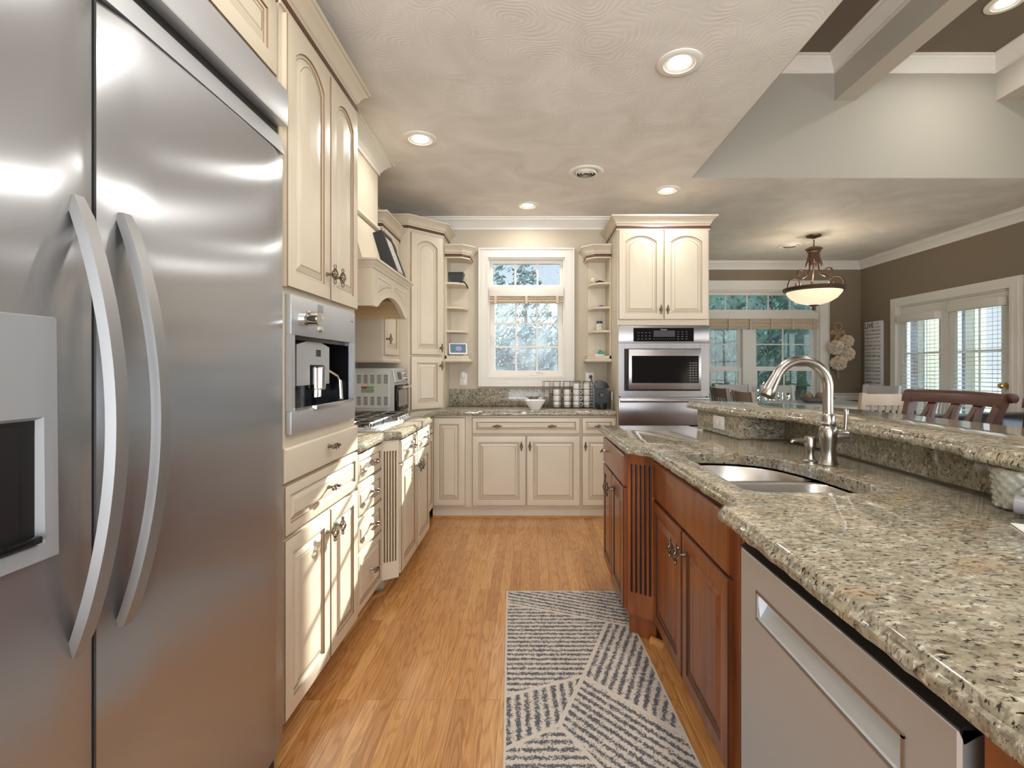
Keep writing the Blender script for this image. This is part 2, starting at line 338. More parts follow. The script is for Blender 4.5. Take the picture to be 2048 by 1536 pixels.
class MB:
    def __init__(s, M=None):
        s.bm = bmesh.new(); s.M = M or Matrix.Identity(4)
    def V(s, p): return s.bm.verts.new(s.M @ Vector(p))
    def F(s, vs, m=0):
        try:
            f = s.bm.faces.new(vs); f.material_index = m; return f
        except ValueError: return None
    def box(s, x0, x1, y0, y1, z0, z1, m=0, bev=0.0):
        v = [s.V(p) for p in ((x0, y0, z0), (x1, y0, z0), (x1, y1, z0), (x0, y1, z0), (x0, y0, z1), (x1, y0, z1), (x1, y1, z1), (x0, y1, z1))]
        fs = [s.F([v[i] for i in q], m) for q in ((3, 2, 1, 0), (4, 5, 6, 7), (0, 1, 5, 4), (1, 2, 6, 5), (2, 3, 7, 6), (3, 0, 4, 7))]
        if bev:
            es = list({e for f in fs for e in f.edges})
            r = bmesh.ops.bevel(s.bm, geom=es, offset=bev, segments=2, affect='EDGES', profile=0.5)
            for f in r['faces']: f.material_index = m
        return s
    def poly(s, pts, m=0): s.F([s.V(p) for p in pts], m); return s
    def prism(s, pts, vec, m=0):
        vec = Vector(vec)
        a = [s.V(p) for p in pts]; b = [s.V(Vector(p) + vec) for p in pts]
        s.F(a, m); s.F(b[::-1], m)
        for i in range(len(a)): s.F([a[i - 1], b[i - 1], b[i], a[i]], m)
        return s
    def loft(s, loops, m=0, cap0=True, cap1=True, mats=None, closed=True):
        rows = [[s.V(p) for p in lp] for lp in loops]
        n = len(rows[0])
        for k in range(len(rows) - 1):
            mm = mats[k] if mats else m
            for i in range(n if closed else n - 1):
                j = (i + 1) % n
                s.F([rows[k][i], rows[k][j], rows[k + 1][j], rows[k + 1][i]], mm)
        if cap0: s.F(rows[0][::-1], mats[0] if mats else m)
        if cap1: s.F(rows[-1], mats[-1] if mats else m)
        return s
    def tube(s, pts, r, n=8, m=0, cap=True, closed=False, flat=None):
        pts = [Vector(p) for p in pts]; N = len(pts); loops = []; prev = None
        for i in range(N):
            if closed: t = pts[(i + 1) % N] - pts[i - 1]
            else: t = pts[min(i + 1, N - 1)] - pts[max(i - 1, 0)]
            t.normalize()
            if prev is None:
                up = Vector((0, 0, 1)) if abs(t.z) < 0.9 else Vector((0, 1, 0))
                a = t.cross(up).normalized()
            else:
                a = prev - t * prev.dot(t)
                a = a.normalized() if a.length > 1e-6 else t.orthogonal().normalized()
            prev = a; b = t.cross(a)
            rr = r[i] if isinstance(r, (list, tuple)) else r
            fb = flat if flat else 1.0
            loops.append([pts[i] + (a * math.cos(2 * math.pi * k / n) + b * math.sin(2 * math.pi * k / n) * fb) * rr for k in range(n)])
        if closed:
            rows = [[s.V(p) for p in lp] for lp in loops]
            for k in range(N):
                for i in range(n):
                    s.F([rows[k - 1][i], rows[k - 1][(i + 1) % n], rows[k][(i + 1) % n], rows[k][i]], m)
        else: s.loft(loops, m, cap, cap)
        return s
    def lathe(s, prof, c=(0, 0, 0), n=24, m=0, mats=None, cap=True, axis=None):
        c = Vector(c); A = axis or Matrix.Identity(3)
        loops = [[c + A @ Vector((max(r, 1e-5) * math.cos(2 * math.pi * k / n), max(r, 1e-5) * math.sin(2 * math.pi * k / n), z)) for k in range(n)] for r, z in prof]
        return s.loft(loops, m, cap, cap, mats)
    def ball(s, c, r, n=12, m=0):
        if not isinstance(r, (tuple, list)): r = (r, r, r)
        k = n // 2; loops = []
        for i in range(1, k):
            a = math.pi * i / k - math.pi / 2
            loops.append([Vector(c) + Vector((r[0] * math.cos(a) * math.cos(2 * math.pi * j / n), r[1] * math.cos(a) * math.sin(2 * math.pi * j / n), r[2] * math.sin(a))) for j in range(n)])
        return s.loft(loops, m)
    def sweep(s, path, prof, z=0.0, m=0, closed=False, cap=True):
        P = [Vector((p[0], p[1], 0)) for p in path]; N = len(P); loops = []
        for i in range(N):
            d0 = (P[i] - P[i - 1]).normalized() if (i > 0 or closed) else None
            d1 = (P[(i + 1) % N] - P[i]).normalized() if (i < N - 1 or closed) else None
            n0 = Vector((d0.y, -d0.x, 0)) if d0 else None; n1 = Vector((d1.y, -d1.x, 0)) if d1 else None
            if n0 is None: nn = n1
            elif n1 is None: nn = n0
            else:
                nn = n0 + n1; nn = nn / max(0.2, nn.dot(n0))
            loops.append([P[i] + nn * o + Vector((0, 0, z + h)) for o, h in prof])
        rows = [[s.V(p) for p in lp] for lp in loops]; n = len(prof)
        for k in range(0 if closed else 1, N):
            for i in range(n):
                j = (i + 1) % n
                s.F([rows[k - 1][i], rows[k - 1][j], rows[k][j], rows[k][i]], m)
        if cap and not closed:
            s.F(rows[0], m); s.F(rows[-1][::-1], m)
        return s
    def build(s, name, mats, parent=None, smooth=30, loc=None):
        o_loc = LOC.get(parent.name, Vector((0, 0, 0))) if parent else Vector(loc or (0, 0, 0))
        bmesh.ops.recalc_face_normals(s.bm, faces=s.bm.faces[:])
        if o_loc.length: bmesh.ops.translate(s.bm, verts=s.bm.verts[:], vec=-o_loc)
        me = bpy.data.meshes.new(name); s.bm.to_mesh(me); s.bm.free()
        for mm in (mats if isinstance(mats, (list, tuple)) else [mats]): me.materials.append(mm)
        if smooth:
            me.polygons.foreach_set('use_smooth', [True] * len(me.polygons))
            me.set_sharp_from_angle(angle=R(smooth))
        o = bpy.data.objects.new(name, me); COL.objects.link(o)
        if parent: o.parent = parent
        elif loc: o.location = loc
        LOC[o.name] = o_loc.copy()
        return o

def tag(o, label, cat, group=None, kind=None):
    o['label'] = label; o['category'] = cat
    if group: o['group'] = group
    if kind: o['kind'] = kind
    return o
def thing(name, label, cat, loc, group=None, kind=None):
    o = bpy.data.objects.new(name, None); COL.objects.link(o); o.location = loc; o.empty_display_size = 0.1
    LOC[o.name] = Vector(loc)
    return tag(o, label, cat, group, kind)
def struct(o, label=None):
    o['kind'] = 'structure'
    if label: o['label'] = label
    return o
def sroot(name, loc, label=None):
    o = bpy.data.objects.new(name, None); COL.objects.link(o); o.location = loc; LOC[o.name] = Vector(loc)
    return struct(o, label)
def copy_thing(root, loc, rotz=None, label=None):
    c = root.copy(); COL.objects.link(c); c.location = loc
    if rotz is not None: c.rotation_euler = (0, 0, rotz)
    if label: c['label'] = label
    for ch in list(root.children):
        k = ch.copy(); COL.objects.link(k); k.parent = c
        for g in list(ch.children):
            q = g.copy(); COL.objects.link(q); q.parent = k
    return c

def offset_poly(pts, d):              # inset a CCW polygon (2D) by d
    n = len(pts); out = []
    for i in range(n):
        p0, p1, p2 = Vector(pts[i - 1]), Vector(pts[i]), Vector(pts[(i + 1) % n])
        a = (p1 - p0).normalized(); b = (p2 - p1).normalized()
        na = Vector((-a.y, a.x)); nb = Vector((-b.y, b.x)); nn = na + nb
        nn = nn / max(0.25, nn.dot(na)) if nn.length > 1e-6 else na
        out.append(p1 + nn * d)
    return out
def round_poly(pts, r, seg=5):        # round the corners of a polygon
    n = len(pts); out = []
    for i in range(n):
        p0, p1, p2 = Vector(pts[i - 1]), Vector(pts[i]), Vector(pts[(i + 1) % n])
        rr = min(r, (p0 - p1).length * 0.45, (p2 - p1).length * 0.45)
        a = p1 + (p0 - p1).normalized() * rr; b = p1 + (p2 - p1).normalized() * rr
        for k in range(seg + 1):
            t = k / seg; out.append(a * (1 - t) ** 2 + p1 * 2 * t * (1 - t) + b * t ** 2)
    return out
def dense(pts, step):
    out = []
    for i in range(len(pts)):
        a, b = Vector(pts[i]), Vector(pts[(i + 1) % len(pts)])
        k = max(1, int((b - a).length / step))
        for j in range(k): out.append(a.lerp(b, j / k))
    return out
# ------------------------------------------------------------------ the room
ZC = 2.743          # kitchen ceiling
ZT = 3.64           # tray ceiling
XL, XR = -1.45, 4.50
YB, YD, YF = 4.70, 6.60, -3.0

b = MB(); b.box(XL - .15, XR + .15, YF, YD + .15, -0.12, 0)
struct(b.build('floor', FLOORM, smooth=0))

# ceiling with the opening of the tray
b = MB()
TX0, TY1 = 1.226, 3.69
b.box(XL - .15, TX0, YF, TY1, ZC, ZC + .12)
b.box(XL - .15, XR + .15, TY1, YD + .15, ZC, ZC + .12)
struct(b.build('ceiling', CEIL, smooth=0))
b = MB(); b.box(TX0 - .1, XR + .15, YF, TY1 + .1, ZT, ZT + .1)
struct(b.build('ceiling_tray', TRAYB, smooth=0))
b = MB(); b.box(TX0 - .02, XR, TY1, TY1 + .1, ZC + .12, ZT)
b.box(TX0 - .02, XR, TY1 - 0.004, TY1 + .0, ZC + 0.001, ZT)
struct(b.build('wall_tray_back', GREIGE, smooth=0))
b = MB(); b.box(TX0 - .1, TX0, YF, TY1, ZC + .12, ZT); b.box(TX0, TX0 + .004, YF, TY1 - .005, ZC + .001, ZT)
struct(b.build('wall_tray_left', GREIGE, smooth=0))
for x0, x1 in ((2.313, 2.47), (3.54, 3.70)):
    b = MB(); b.box(x0, x1, YF, TY1 - .004, 3.33, ZT)
    struct(b.build('trim_1', BEAMP, smooth=0))

# walls
def wall_with_holes(name, axis, pos, thick, a0, a1, z0, z1, holes, m):
    b = MB()
    def bx(s0, s1, h0, h1):
        if s1 - s0 < 1e-4 or h1 - h0 < 1e-4: return
        if axis == 'y': b.box(s0, s1, pos, pos + thick, h0, h1)
        else: b.box(pos, pos + thick, s0, s1, h0, h1)
    cur = a0
    for s0, s1, h0, h1 in sorted(holes):
        bx(cur, s0, z0, z1); bx(s0, s1, z0, h0); bx(s0, s1, h1, z1); cur = s1
    bx(cur, a1, z0, z1)
    return struct(b.build(name, m, smooth=0))
KW = (-0.405, 0.335, 1.215, 2.365)         # kitchen window opening
DW = (2.04, 3.93, 0.55, 2.36)              # dining window opening
wall_with_holes('wall_back', 'y', YB, 0.15, XL - .15, 1.53, 0, ZC, [KW], WALLB)
wall_with_holes('wall_dining', 'y', YD, 0.15, 1.40, XR + .15, 0, ZC, [DW], WALLD)
wall_with_holes('wall_right', 'x', XR, 0.15, YF, YD, 0, ZT + .1, [(4.52, 5.93, 0.0, 2.05), (0.9, 3.1, 0.5, 2.4), (-2.2, 0.1, 0.5, 2.4)], WALLD)
b = MB(); b.box(1.40, 1.53, YB, YD, 0, ZC); struct(b.build('wall_return', WALLD, smooth=0))
b = MB(); b.box(XL - .15, XL, YF, YB, 0, ZC); struct(b.build('wall_left', WALLB, smooth=0))

# the wall behind the camera, with an unglazed gap left on the kitchen side for sky fill
wall_with_holes('wall_front', 'y', YF - .15, 0.15, XL - .15, XR + .15, 0, ZT + .1, [(XL + .05, 1.75, 0.0, 2.62)], GREIGE)

# crown mouldings of the room
CROWN = [(0, -.105), (.012, -.105), (.014, -.085), (.024, -.075), (.030, -.062), (.060, -.030), (.072, -.024), (.076, -.012), (.092, -.010), (.094, 0), (0, 0)]
def crown(path, z, m=WHITE):
    b = MB(); b.sweep(path, CROWN, z=z); struct(b.build('trim_2', m, smooth=25))
crown([(XL, 3.42), (XL, YB), (1.40, YB)], ZC - .001)
crown([(1.53, YB), (1.53, YD), (XR, YD), (XR, TY1 + .11)], ZC - .001)
for x0, x1 in ((TX0 + .004, 2.313), (2.47, 3.54), (3.70, XR)):
    crown([(x0, YF), (x0, TY1 - .004), (x1, TY1 - .004), (x1, YF)], ZT - .001)
# baseboards and the chair rail of the dining end
BASEP = [(0, 0), (.016, 0), (.016, .10), (.008, .125), (0, .13)]
b = MB(); b.sweep([(1.53, YB), (1.53, YD), (XR, YD), (XR, 6.0)], BASEP); struct(b.build('baseboard_dining', WHITE))
b = MB(); b.sweep([(XR, 4.43), (XR, YF)], BASEP); struct(b.build('baseboard_right', WHITE))
RAILP = [(0, 0), (.012, 0), (.018, .02), (.018, .07), (.034, .085), (.034, .10), (0, .10)]
b = MB(); b.sweep([(4.06, YD), (XR, YD), (XR, 6.0)], RAILP, z=.86); struct(b.build('trim_3', WHITE))

# ------------------------------------------------------------------ windows
def casing(b, x0, x1, z0, z1, w, y, t=.022, m=0):      # picture-frame casing round an opening, inner edge at the opening
    for k, (ww, tt) in enumerate(((w, t), (w * .72, t + .006), (w * .16, t + .010))):
        e = .003 - .0015 * k; yb = y - .0005 * k
        b.box(x0 - ww, x0 - e, y - tt, yb, z0 - ww, z1 + ww, m); b.box(x1 + e, x1 + ww, y - tt, yb, z0 - ww, z1 + ww, m)
        b.box(x0 - e, x1 + e, y - tt, yb, z1 + e, z1 + ww, m); b.box(x0 - e, x1 + e, y - tt, yb, z0 - ww, z0 - e, m)
    b.box(x0 - w, x1 + w, y - t - .014, y, z1 + w - .014, z1 + w, m); b.box(x0 - w, x1 + w, y - t - .014, y, z0 - w, z0 - w + .014, m)
    b.box(x0 - w, x0 - w + .014, y - t - .014, y, z0 - w + .014, z1 + w - .014, m); b.box(x1 + w - .014, x1 + w, y - t - .014, y, z0 - w + .014, z1 + w - .014, m)
def sash(b, x0, x1, z0, z1, y0, y1, w, nx, nz, mw=.018):
    b.box(x0, x0 + w, y0, y1, z0, z1); b.box(x1 - w, x1, y0, y1, z0, z1); b.box(x0 + w, x1 - w, y0, y1, z0, z0 + w); b.box(x0 + w, x1 - w, y0, y1, z1 - w, z1)
    gx0, gx1, gz0, gz1 = x0 + w, x1 - w, z0 + w, z1 - w
    ym = (y0 + y1) / 2
    for i in range(1, nx):
        x = gx0 + (gx1 - gx0) * i / nx; b.box(x - mw / 2, x + mw / 2, ym - .009, ym + .009, gz0, gz1)
    for i in range(1, nz):
        z = gz0 + (gz1 - gz0) * i / nz; b.box(gx0, gx1, ym - .0085, ym + .0085, z - mw / 2, z + mw / 2)
    return gx0, gx1, gz0, gz1
def pane(b, x0, x1, y, z0, z1): b.box(x0, x1, y - .0015, y + .0015, z0, z1)

w1 = sroot('window_1', (-.035, YB, 1.2))
b = MB(); casing(b, -.405, .335, 1.215, 2.365, .092, YB); b.build('window_casing', WHITE, w1)
b = MB()
for x0, x1, z0, z1 in ((-.405, -.392, 1.215, 2.365), (.322, .335, 1.215, 2.365), (-.392, .322, 1.215, 1.228), (-.392, .322, 2.352, 2.365)):
    b.box(x0, x1, YB, YB + .15, z0, z1)
b.box(-.392, .322, YB + .02, YB + .13, 2.015, 2.085)
b.build('window_frame', WHITE, w1)
b = MB(); g1 = sash(b, -.392, .322, 2.085, 2.352, YB + .06, YB + .10, .03, 3, 1); b.build('transom_sash', WHITE, w1)
b = MB(); g2 = sash(b, -.392, .322, 1.228, 2.015, YB + .06, YB + .10, .048, 3, 3); b.build('casement_sash', WHITE, w1)
b = MB(); pane(b, g1[0], g1[1], YB + .08, g1[2], g1[3]); b.build('window_pane', GLASS, w1, smooth=0)
b = MB(); pane(b, g2[0], g2[1], YB + .08, g2[2], g2[3]); b.build('window_pane', GLASS, w1, smooth=0)
b = MB(); b.box(.00, .13, YB + .035, YB + .058, 1.228, 1.245, bev=.005); b.tube([(.06, YB + .04, 1.25), (.09, YB + .02, 1.262), (.13, YB + .015, 1.25)], .006); b.box(-.372, -.352, YB + .04, YB + .06, 1.55, 1.63, bev=.004)
b.build('crank_handle', PLASTIC, w1)

# bamboo shade of the kitchen window: a head rail with the shade rolled under it
def roll_shade(name, label, x0, x1, y, z0, z1, zr):
    t = thing(name, label, 'window shade', ((x0 + x1) / 2, y, z0))
    b = MB(); b.box(x0, x1, y - .05, y + .01, zr, z1, bev=.004); b.build('valance', WHITE, t)
    b = MB()
    n = 5
    for i in range(n):
        z = z0 + (zr - z0) * (i + .5) / n; b.tube([(x0 + .003, y - .02 - .012 * (i % 2), z), (x1 - .003, y - .02 - .012 * (i % 2), z)], (zr - z0) / n * .56, n=8)
    k = int((x1 - x0) / .30) + 1
    for i in range(k):
        x = x0 + .06 + (x1 - x0 - .12) * i / max(1, k - 1); b.box(x - .012, x + .012, y - .056, y - .010, z0 - .004, zr)
    b.build('bamboo_roll', BAMBOO, t)
    return t
roll_shade('window_shade', 'rolled woven bamboo shade under the white rail of the small kitchen window', -.392, .322, YB + .012, 1.925, 2.078, 1.99)

w2 = sroot('window_2', (3, YD, .5))
b = MB(); casing(b, 2.04, 3.93, .55, 2.36, .125, YD); b.build('window_casing', WHITE, w2)
b = MB()
for x0, x1, z0, z1 in ((2.04, 2.06, .55, 2.36), (3.91, 3.93, .55, 2.36), (2.06, 3.91, .55, .57), (2.06, 3.91, 2.34, 2.36)): b.box(x0, x1, YD, YD + .15, z0, z1)
b.box(2.06, 3.91, YD + .02, YD + .13, 1.98, 2.06); b.box(2.905, 3.065, YD + .02, YD + .13, .57, 1.98)
b.build('window_frame', WHITE, w2)
b = MB(); ga = sash(b, 2.06, 3.91, 2.06, 2.34, YD + .06, YD + .10, .04, 6, 1, .016); b.build('transom_sash', WHITE, w2)
gs = [ga]
for x0, x1 in ((2.06, 2.905), (3.065, 3.91)):
    b = MB(); gs.append(sash(b, x0, x1, 1.27, 1.98, YD + .08, YD + .11, .05, 2, 2, .016)); b.build('upper_sash', WHITE, w2)
    b = MB(); gs.append(sash(b, x0, x1, .57, 1.31, YD + .045, YD + .078, .05, 2, 1, .016)); b.build('lower_sash', WHITE, w2)
for i, g in enumerate(gs):
    b = MB(); pane(b, g[0], g[1], YD + (.08 if i == 0 else (.095 if i % 2 else .062)), g[2], g[3]); b.build('window_pane', GLASS, w2, smooth=0)
roll_shade('window_shade', 'wide rolled woven bamboo shade across the double dining window', 2.062, 3.908, YD + .012, 1.83, 2.045, 1.965)

# windows of the great room, to the right of the frame (seen in the reflections)
for k, (y0, y1) in enumerate(((0.9, 3.1), (-2.2, 0.1))):
    w = sroot('window_%d' % (k + 3), (XR, y0, .5))
    b = MB(Matrix.Translation((XR, 0, 0)) @ Matrix.Rotation(R(-90), 4, 'Z'))   # local x -> -Y, y -> +X
    casing(b, -y1, -y0, .5, 2.4, .11, 0); b.build('window_casing', WHITE, w)
    b = MB(Matrix.Translation((XR, 0, 0)) @ Matrix.Rotation(R(-90), 4, 'Z'))
    m = (-y0 - y1) / 2
    for a0, a1 in ((-y1, m), (m, -y0)): sash(b, a0, a1, .5, 2.4, .05, .09, .05, 2, 4)
    b.build('window_sash', WHITE, w)

# ------------------------------------------------------------------ french doors in the right wall
DM = Matrix.Translation((XR, 0, 0)) @ Matrix.Rotation(R(-90), 4, 'Z')
d1 = sroot('door_1', (XR, 5.2, 0))
b = MB(DM)
for ww, tt, e in ((.10, .022, .003), (.075, .030, .0015), (.03, .036, 0)):
    b.box(-5.93 - ww, -5.93 - e, -tt, -e * .2, 0, 2.05 + ww); b.box(-4.52 + e, -4.52 + ww, -tt, -e * .2, 0, 2.05 + ww); b.box(-5.93 - e, -4.52 + e, -tt, -e * .2, 2.05 + e, 2.05 + ww)
b.box(-5.93, -5.915, 0, .14, 0, 2.05); b.box(-4.535, -4.52, 0, .14, 0, 2.05); b.box(-5.915, -4.535, 0, .14, 2.035, 2.05)
b.build('door_frame', WHITE, d1)
for y0, y1 in ((5.228, 5.912), (4.538, 5.222)):
    a0, a1 = -y1, -y0
    b = MB(DM); g = sash(b, a0, a1, .012, 2.03, .012, .055, .105, 2, 4, .02); b.box(a0 + .105, a1 - .105, .014, .053, .115, .24)
    lf = b.build('door_leaf', WHITE, d1)
    b = MB(DM); pane(b, g[0], g[1], .034, .24, g[3]); b.build('window_pane', GLASS, lf, smooth=0)
b = MB(DM)
for z in (.985, 1.13):
    A = Matrix.Rotation(R(90), 3, 'X')
    b.lathe([(.0, 0), (.030, 0), (.030, .006), (.012, .010), (.010, .035), (.022, .042), (.027, .055), (.020, .066), (0, .068)], (-4.595, .012, z), 16, axis=A)
b.build('door_knob', BRASS, d1)

def blind(label, y0, y1, z0, z1):
    t = thing('venetian_blind', label, 'blind', (XR - .03, (y0 + y1) / 2, z0), 'blinds on the french doors')
    b = MB(DM); b.box(-y1 - .02, -y0 + .02, -.075, .010, z1 - .005, z1 + .075, bev=.004); b.build('valance', WHITE, t)
    b = MB(DM)
    n = int((z1 - z0) / .042)
    for i in range(n):
        z = z0 + (z1 - z0) * (i + .4) / n; tl = .003
        b.prism([(-y1, -.052, z - tl), (-y0, -.052, z - tl), (-y0, -.004, z + tl), (-y1, -.004, z + tl)], (0, 0, .0028))
    s = b.build('slat', WHITE, t, smooth=0)
    b = MB(DM)
    for f in (.12, .5, .88):
        x = -y1 + (y1 - y0) * f; b.box(x - .0015, x + .0015, -.055, -.0535, z0, z1); b.box(x - .0015, x + .0015, -.003, -.0015, z0, z1)
    b.build('ladder_cord', PLASTIC, t, smooth=0)
    b = MB(DM); b.box(-y1, -y0, -.05, -.006, z0 - .03, z0, bev=.004); b.build('bottom_rail', WHITE, t)
blind('slatted white blind on the french door leaf farther from the kitchen, beside the word sign', 5.33, 5.84, .30, 1.85)
blind('slatted white blind on the french door leaf that carries the brass knobs', 4.60, 5.13, .30, 1.90)

# ------------------------------------------------------------------ outside
b = MB(); b.box(-14, 22, 4.9, 40, -.5, -.3); b.box(4.75, 22, -6, 4.9, -.5, -.3); g = b.build('ground_outside', LAWN, smooth=0); struct(g)
def crown_of_leaves(b, c, rad, n, size, cone=0.0):
    for i in range(n):
        while True:
            p = Vector((random.uniform(-1, 1), random.uniform(-1, 1), random.uniform(-1, 1)))
            if p.length <= 1: break
        p = p.normalized() * (p.length ** .45)
        f = 1 - cone * (p.z + 1) / 2
        q = Vector((p.x * rad[0] * f, p.y * rad[1] * f, p.z * rad[2]))
        q *= 1 + .18 * noise.noise(q * 1.7)
        q += Vector(c)
        a = Vector((random.gauss(0, 1), random.gauss(0, 1), random.gauss(0, 1))).normalized(); t = a.orthogonal().normalized(); s = size * random.uniform(.6, 1.4)
        bb = a.cross(t)
        b.F([b.V(q - t * s), b.V(q + bb * s * .35), b.V(q + t * s), b.V(q - bb * s * .35)])
def tree(label, x, y, h, r, m, cone=0.0, n=2600, heart=True, ls=.12, name='tree'):
    t = thing(name, label, 'tree', (x, y, -.3), 'trees outside the windows')
    b = MB(); b.tube([(x, y, -.3), (x + .05, y, h * .4), (x, y + .04, h * .85)], [.14, .10, .03], n=8); b.build('trunk', BARK, t)
    b = MB(); crown_of_leaves(b, (x, y, h * .54), (r, r, h * .5), n, ls, cone)
    K = 20; loops = []
    for k in range(1, 12):                                  # the dense heart of the crown
        s = -1 + 2 * k / 12; rr = math.sqrt(1 - s * s) * (1 - cone * (s + 1) / 2) * .80
        loops.append([(x + r * rr * math.cos(q) * (1 + .22 * noise.noise(Vector((math.cos(q) * 2, math.sin(q) * 2, s * 4 + x)))), y + r * rr * math.sin(q), h * .54 + s * h * .46) for q in [2 * math.pi * j / K for j in range(K)]])
    if heart: b.loft(loops)
    b.build('foliage', m, t, smooth=0)
tree('bluish conifer outside the right end of the kitchen window', 1.75, 12.6, 4.5, .9, LEAF2, .8)
tree('dark shrub low outside the left of the kitchen window', -1.5, 9.0, 2.3, .9, LEAF)
tree('bushy green tree outside the middle of the kitchen window', .05, 10.9, 2.1, .9, LEAF2)
tree('dark shrub low outside the right of the kitchen window', 1.3, 9.0, 2.2, .62, LEAF)
tree('tall pale tree behind the left shrub of the kitchen window', -1.9, 15.5, 6.0, 1.6, LEAF2, .3, 1500, False)
tree('tall hazy tree behind the middle of the kitchen window', -.2, 20, 5.4, 1.8, LEAF2, .5, 1500, False)
for i, (x, y, h, r, s) in enumerate(((4.3, 10.6, 4.3, 1.25, 'left'), (6.6, 12.0, 5.6, 1.6, 'middle'), (8.6, 15.2, 6.2, 1.9, 'right'))):
    tree('dark evergreen outside the %s of the dining window' % s, x, y, h, r, LEAF, .25, 7500, True, .065)
tree('broad leafy tree seen through the french doors', 12.8, 10.2, 4.6, 1.9, LEAF2, .1, 3000)
tree('round bush beyond the porch posts', 9.6, 12.2, 3.0, 1.2, LEAF, 0, 2400)
b = MB(); b.box(7.4, 7.7, 8.2, 9.6, -.3, 3.0); o = b.build('wall_outside', BRICK, smooth=0); struct(o)
for x, y, s in ((6.2, 7.55, 'nearer the dining window'), (7.35, 8.0, 'against the brick wall')):
    t = thing('porch_post', 'cream square porch post outside the french doors, ' + s, 'post', (x, y, -.3), 'porch posts')
    b = MB(); b.box(x - .09, x + .09, y - .09, y + .09, -.3, 2.9); b.build('shaft', POSTM, t)
    b = MB(); b.box(x - .12, x + .12, y - .12, y + .12, -.3, -.1, bev=.01); b.build('plinth', POSTM, t)
# ------------------------------------------------------------------ cabinet making
def ring(w, h, inset, y, arch, K=10):
    x0, x1, z0 = inset, w - inset, inset
    pts = [(x0, y, z0), (x1, y, z0)]
    for i in range(K + 1):
        t = i / K; x = x1 + (x0 - x1) * t; u = 2 * t - 1
        zt = h - inset - (arch * (1 - math.sqrt(max(0, 1 - (u * .72) ** 2))) / (1 - math.sqrt(1 - .72 ** 2)) if arch else 0)
        pts.append((x, y, zt))
    return pts
def panel_front(b, w, h, arch=0.0, t=.02, stile=.055, raised=True, dx=0, dz=0, small=False):
    k = .62 if small else 1.0
    if not raised: spec = [(0, 0, 0, 0), (0, -t + .006, 0, 0), (.006, -t, 0, 0), (.012, -t - .001, 0, 0)]
    else:
        s = stile
        spec = [(0, 0, 0, 0), (0, -t + .005, 1, 0), (.003, -t + .001, 0, 0), (.007, -t, 0, 0), (s, -t, 1, 1), (s + .0035, -t + .006, 0, 1), (s + .011 * k, -t + .007, 1, 1), (s + .0135 * k, -t + .009, 0, 1),
                (s + .034 * k, -t + .0015, 1, 1), (s + .0365 * k, -t + .002, 0, 1), (s + .040 * k, -t + .0005, 0, 1)]
    loops = [[(p[0] + dx, p[1], p[2] + dz) for p in ring(w, h, i, y, arch if a else 0)] for i, y, m, a in spec]
    mats = [sp[2] for sp in spec]
    b.loft(loops, mats=mats[:-1] + [0], cap0=True, cap1=True)

def handle_mesh():
    b = MB()
    b.tube([(0, 0, 0), (0, -.012, 0), (0, -.030, 0)], [.0085, .005, .006], n=8)
    for e in (-1, 1):
        b.lathe([(0.0, 0.018 * e), (.0065, .021 * e), (.0045, .025 * e), (.0065, .030 * e), (.0055, .036 * e), (0, .040 * e)], (0, -.033, 0), 8)
    for k in range(6):
        pts = []
        for i in range(9):
            s = i / 8; z = -.021 + .042 * s; r = .0035 + .0085 * math.sin(math.pi * s); a = k * math.pi / 3 + 2.2 * s
            pts.append((r * math.cos(a), -.033 + r * math.sin(a), z))
        b.tube(pts, .0021, n=4, cap=False)
    o = b.build('handle', BRONZE); me = o.data; bpy.data.objects.remove(o); LOC.pop('handle', None)
    return me
HANDLE = handle_mesh()
def knob_mesh():
    b = MB(); A = Matrix.Rotation(R(90), 3, 'X')
    b.lathe([(0, 0), (.010, 0), (.006, .006), (.005, .018), (.010, .022), (.0145, .028), (.012, .034), (0, .036)], (0, 0, 0), 14, axis=A)
    o = b.build('knob', NICKEL); me = o.data; bpy.data.objects.remove(o)
    return me
KNOB = knob_mesh()
def put(me, name, parent, M, x, y, z, horiz=False):
    o = bpy.data.objects.new(name, me); COL.objects.link(o); o.parent = parent
    P = M @ Vector((x, y, z)); o.location = P - LOC[parent.name]
    rot = M.to_3x3()
    if horiz: rot = rot @ Matrix.Rotation(R(90), 3, 'Y')
    o.rotation_euler = rot.to_euler()
    return o
def front(t, M, kind, x0, x1, z0, z1, mats, arch=0.0, pulls=(), me=None, stile=None, raised=True, y=0.0):
    b = MB(M @ Matrix.Translation((x0, y, z0)))
    panel_front(b, x1 - x0, z1 - z0, arch, raised=raised, stile=stile or (.055 if kind == 'door' else .036), small=kind != 'door')
    o = b.build(kind, mats, t, smooth=20)
    for px, pz in pulls:
        put(me or HANDLE, 'knob' if me else 'handle', o, M, px, y - .0205, pz, horiz=(kind != 'door'))
    return o
CRP = [(0, 0), (.006, 0), (.008, .010), (.016, .016), (.020, .030), (.036, .052), (.046, .058), (.050, .064), (.058, .066), (.060, .080), (0, .080)]
RPP = [(0, 0), (.010, .004), (.014, .015), (.010, .026), (0, .030)]
LIP = [(0, 0), (.008, 0), (.008, .012), (0, .014)]
def cab_crown(t, M, path, z, mat_=CREAM, rope=True):
    pw = [(M @ Vector((p[0], p[1], 0))) for p in path]
    b = MB(); b.sweep(pw, CRP, z=z + (.036 if rope else 0)); b.sweep(pw, LIP, z=z - .002); b.build('crown', mat_, t)
    if rope:
        b = MB(); b.sweep(pw, RPP, z=z + .008); b.build('rope_trim', ROPE, t)
CM = [CREAM, GLAZE]
CHM = [CHERRY, CHERRYD]
